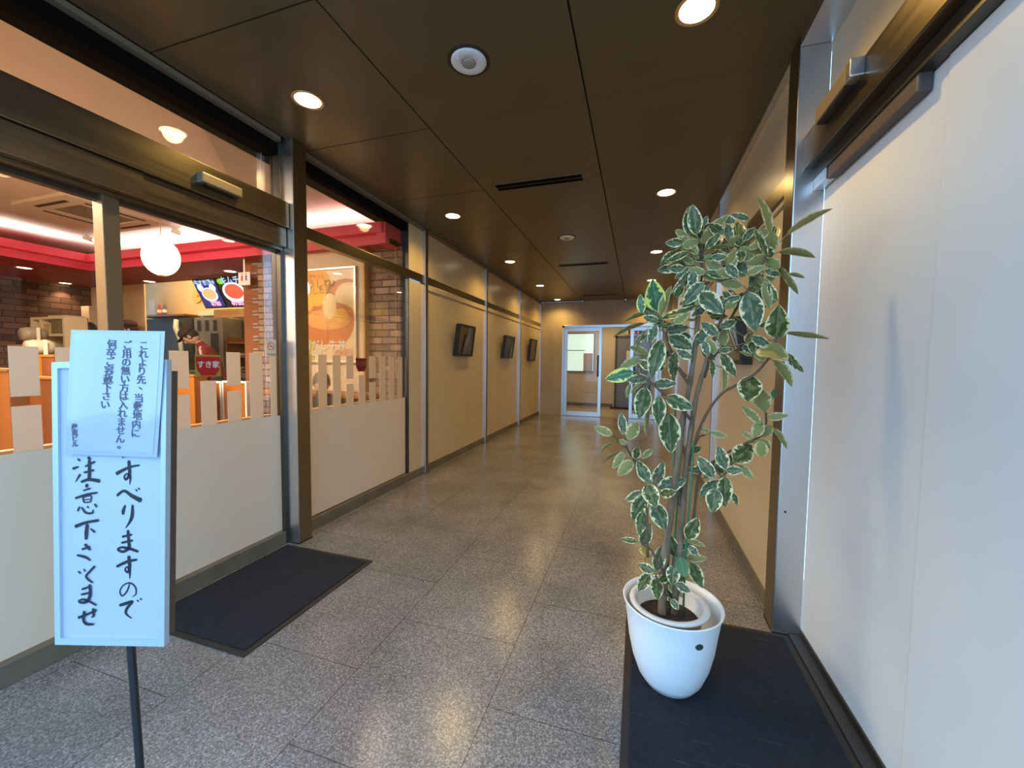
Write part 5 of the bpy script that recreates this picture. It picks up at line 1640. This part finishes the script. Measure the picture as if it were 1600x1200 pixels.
def board(name, label, cat, u0, u1, vt, Y, th, m, zb=0.0, edge=None, group=None):
    a = at(u0, vt, 'y', Y); b = at(u1, vt, 'y', Y); z1 = (a.z + b.z) / 2
    t = thing(name, label, cat, ((a.x + b.x) / 2, Y, zb), group)
    if edge:
        e = .022
        mb = MB(); mb.box(a.x + e, b.x - e, Y + .006, Y + th - .006, zb + .02, z1 - e); mb.build('panel', m, t)
        mb = MB(); mb.box(a.x, a.x + e, Y, Y + th, zb, z1); mb.box(b.x - e, b.x, Y, Y + th, zb, z1); mb.box(a.x + e, b.x - e, Y, Y + th, z1 - e, z1); mb.build('edge_frame', edge, t, bevel=.006)
    else:
        mb = MB(); mb.box(a.x, b.x, Y, Y + th, zb, z1); mb.build('panel', m, t, bevel=.004)
        mb = MB(); mb.box(a.x - .006, b.x + .006, Y - .006, Y + th + .006, z1 + .0005, z1 + .018); mb.build('cap_rail', ORANGE, t, bevel=.003)
    return t


board('seat_partition', 'orange wooden partition with white rounded edges behind the door glass, left of a similar one', 'partition', 309, 344.6, 595.5, 3.0, .05, ORANGE, edge=WHITE, group='white edged partitions')
board('seat_partition', 'orange wooden partition with white rounded edges behind the door glass, next to the brick pier', 'partition', 346, 384.5, 595.5, 3.0, .05, ORANGE, edge=WHITE, group='white edged partitions')
board('booth_end', 'orange brown wooden booth end right beside the sign behind the door glass', 'booth', 236, 303, 588, 2.7, .12, ORANGE)
board('booth_end', 'red brown wooden booth end at the left behind the sign', 'booth', 15, 83, 592, 1.75, .08, BROWNW)
board('booth_end', 'orange wooden booth back cut by the left edge of the photo', 'booth', -60, 13, 580, 1.30, .08, ORANGE)
board('booth_end', 'red brown tall wooden panel just left of the standing sign frame', 'booth', 64, 84, 558, 1.95, .06, BROWNW)
mb = MB(); a, b = at(59, 554, 'y', 2.2), at(71, 595, 'y', 2.2)
mb.box(a.x, b.x, 2.2, 2.26, 0, a.z)
tag(mb.build('wooden_post', mat('bright_orange_wood', (.42, .14, .012), .45), bevel=.004), 'bright orange wooden post left of the standing sign behind the glass', 'post')
a, b = at(47, 496, 'y', 3.05), at(103, 560, 'y', 3.05)
IV = mat('ivory_shelf', (.58, .45, .27), .5); BX = mat('olive_box', (.16, .12, .05), .7); BX2 = mat('tan_box', (.42, .32, .18), .7)
t = thing('shelf_unit', 'cream shelf unit with boxes in front of the dark brick wall', 'shelf', ((a.x + b.x) / 2, 3.25, 0))
zt2, xm = a.z, lerp(a.x, b.x, .27)
zm1 = at(100, 525, 'y', 3.05).z
mb = MB()
for x in (a.x, xm, b.x - .04):
    mb.box(x, x + .04, 3.05, 3.27, 0, zt2)
mb.build('upright', IV, t)
for z in (zt2 - .03, zm1, .9, .4):
    mb = MB(); mb.box(a.x + .041, b.x - .041, 3.052, 3.27, z, z + .03); mb.build('shelf_board', IV, t)
mb = MB(); mb.box(a.x, b.x, 3.271, 3.28, 0, zt2); mb.build('back_panel', mat('brown_back', (.10, .06, .03), .7), t)
k = 0
for s0, s1, z, h, m_, lb in ((.30, .52, zm1 + .031, .13, BX2, 'tan box on the upper shelf of the cream shelf unit, left'), (.55, .80, zm1 + .031, .19, BX, 'olive box on the upper shelf of the cream shelf unit, middle'), (.30, .58, .932, .20, BX, 'olive box on the lower visible shelf of the cream unit, left'), (.62, .90, .932, .16, BX2, 'tan box on the lower visible shelf of the cream unit, right')):
    mb = MB(); mb.box(lerp(a.x, b.x, s0), lerp(a.x, b.x, s1), 3.07, 3.265, z, z + h)
    tag(mb.build('storage_box', m_, bevel=.005), lb, 'box', 'boxes in the cream shelf unit')
mb = MB(); mb.box(lerp(a.x, b.x, .45), lerp(a.x, b.x, .95), 3.08, 3.26, zt2 + .001, zt2 + .02, mat=None)
tag(mb.build('paper_stack', mat('grey_paper', (.40, .33, .24), .8)), 'stack of greyish papers on top of the cream shelf unit', 'papers')
q0, q1 = at(117, 479, 'y', 3.98), at(140, 507, 'y', 3.98)
mb = MB(); mb.box(max(q0.x, RX0 + .02), q1.x, 3.98, 4.11, 0, q0.z)
tag(mb.build('white_cabinet', mat('pale_cabinet', (.62, .50, .36), .6), bevel=.004), 'tall pale cabinet behind the right end of the cream shelf unit', 'cabinet')
for k, (u, v, rr_, Y) in enumerate(((52, 523, .085, 2.75), (62.5, 543, .080, 2.45))):
    q = at(u, v, 'y', Y)
    t = thing('dispenser', ('grey rounded dispenser between white uprights, the rear one by the cream shelf', 'pale rounded dispenser between white uprights, the front one by the cream shelf')[k], 'dispenser', (q.x, Y, 0), 'rounded dispensers near the cream shelf')
    mb = MB(); mb.lathe([(.0001, -.10), (rr_ * .8, -.10), (rr_, -.05), (rr_, .05), (rr_ * .8, .10), (.0001, .10)], (q.x, Y, q.z), 24, mat=Matrix.Rotation(R(90), 3, 'X')); mb.build('drum', mat('dispenser_grey', ((.26, .20, .13), (.46, .38, .26))[k], .5), t, smooth=True)
    for sd in (-1, 1):
        mb = MB(); mb.box(q.x + sd * (rr_ + .015) - .010, q.x + sd * (rr_ + .015) + .010, Y - .012, Y + .012, q.z - .12, q.z + .08); mb.build('side_upright', mat('ivory_plastic', (.75, .66, .50), .4), t)
    mb = MB(); mb.box(q.x - rr_ - .05, q.x + rr_ + .05, Y - .15, Y + .15, 0, q.z - .121); mb.build('stand_box', ORANGE if k == 0 else BROWNW, t)

# ---- pieces that belong to a part hang under that part (thing > part > sub-part)
SUBS = {'poster': ('print', ('print_', 'small_lettering', 'poster_lettering', 'title_lettering', 'size_lettering', 'price_lettering')),
        'menu_screen': ('display', ('steam', 'bowl_picture', 'food_picture', 'green_badge', 'menu_lettering', 'price_lettering')),
        'standing_sign': ('panel', ('brush_lettering',)), 'laminated_notice': ('printed_sheet', ('printed_lettering',)),
        'glass_door': ('frame', ('handle',)), 'framed_picture': ('print', ('pale_shape', 'pale_line')),
        'emergency_light': ('cover', ('lens',)), 'no_smoking_sticker': ('card', ('ban_ring', 'cigarette_mark', 'caption_lettering')),
        'logo_card': ('bowl_emblem', ('emblem_lettering',)), 'logo_sticker': ('bowl_emblem', ('emblem_lettering',)),
        'floor_indicator': ('display', ('digit',)), 'wall_plaque': ('disc', ('red_mark',)), 'toilet_sign': ('plate', ('figure',)),
        'wooden_signboard': ('board', ('board_lettering',)), 'potted_plant': ('outer_pot', ('pot_sticker',)), 'bottle': ('body', ('label_band', 'cap')),
        'paper_lantern': ('shade', ('top_cap', 'bottom_ring')), 'drink_machine': ('housing', ('opening', 'drip_tray', 'top_light')), 'steel_pillar': ('post_shaft', ('side_face', 'screw_hole'))}
for o in list(scene.objects):
    if o.parent is None and o.get('label'):
        base = o.name.split('.')[0]
        if base in SUBS:
            pn, subs = SUBS[base]
            kids = list(o.children)
            host = [k for k in kids if k.name.split('.')[0] == pn]
            if host:
                for k in kids:
                    n_ = k.name.split('.')[0]
                    if n_ != pn and any(n_ == q or (q.endswith('_') and n_.startswith(q)) for q in subs):
                        k.parent = host[0]
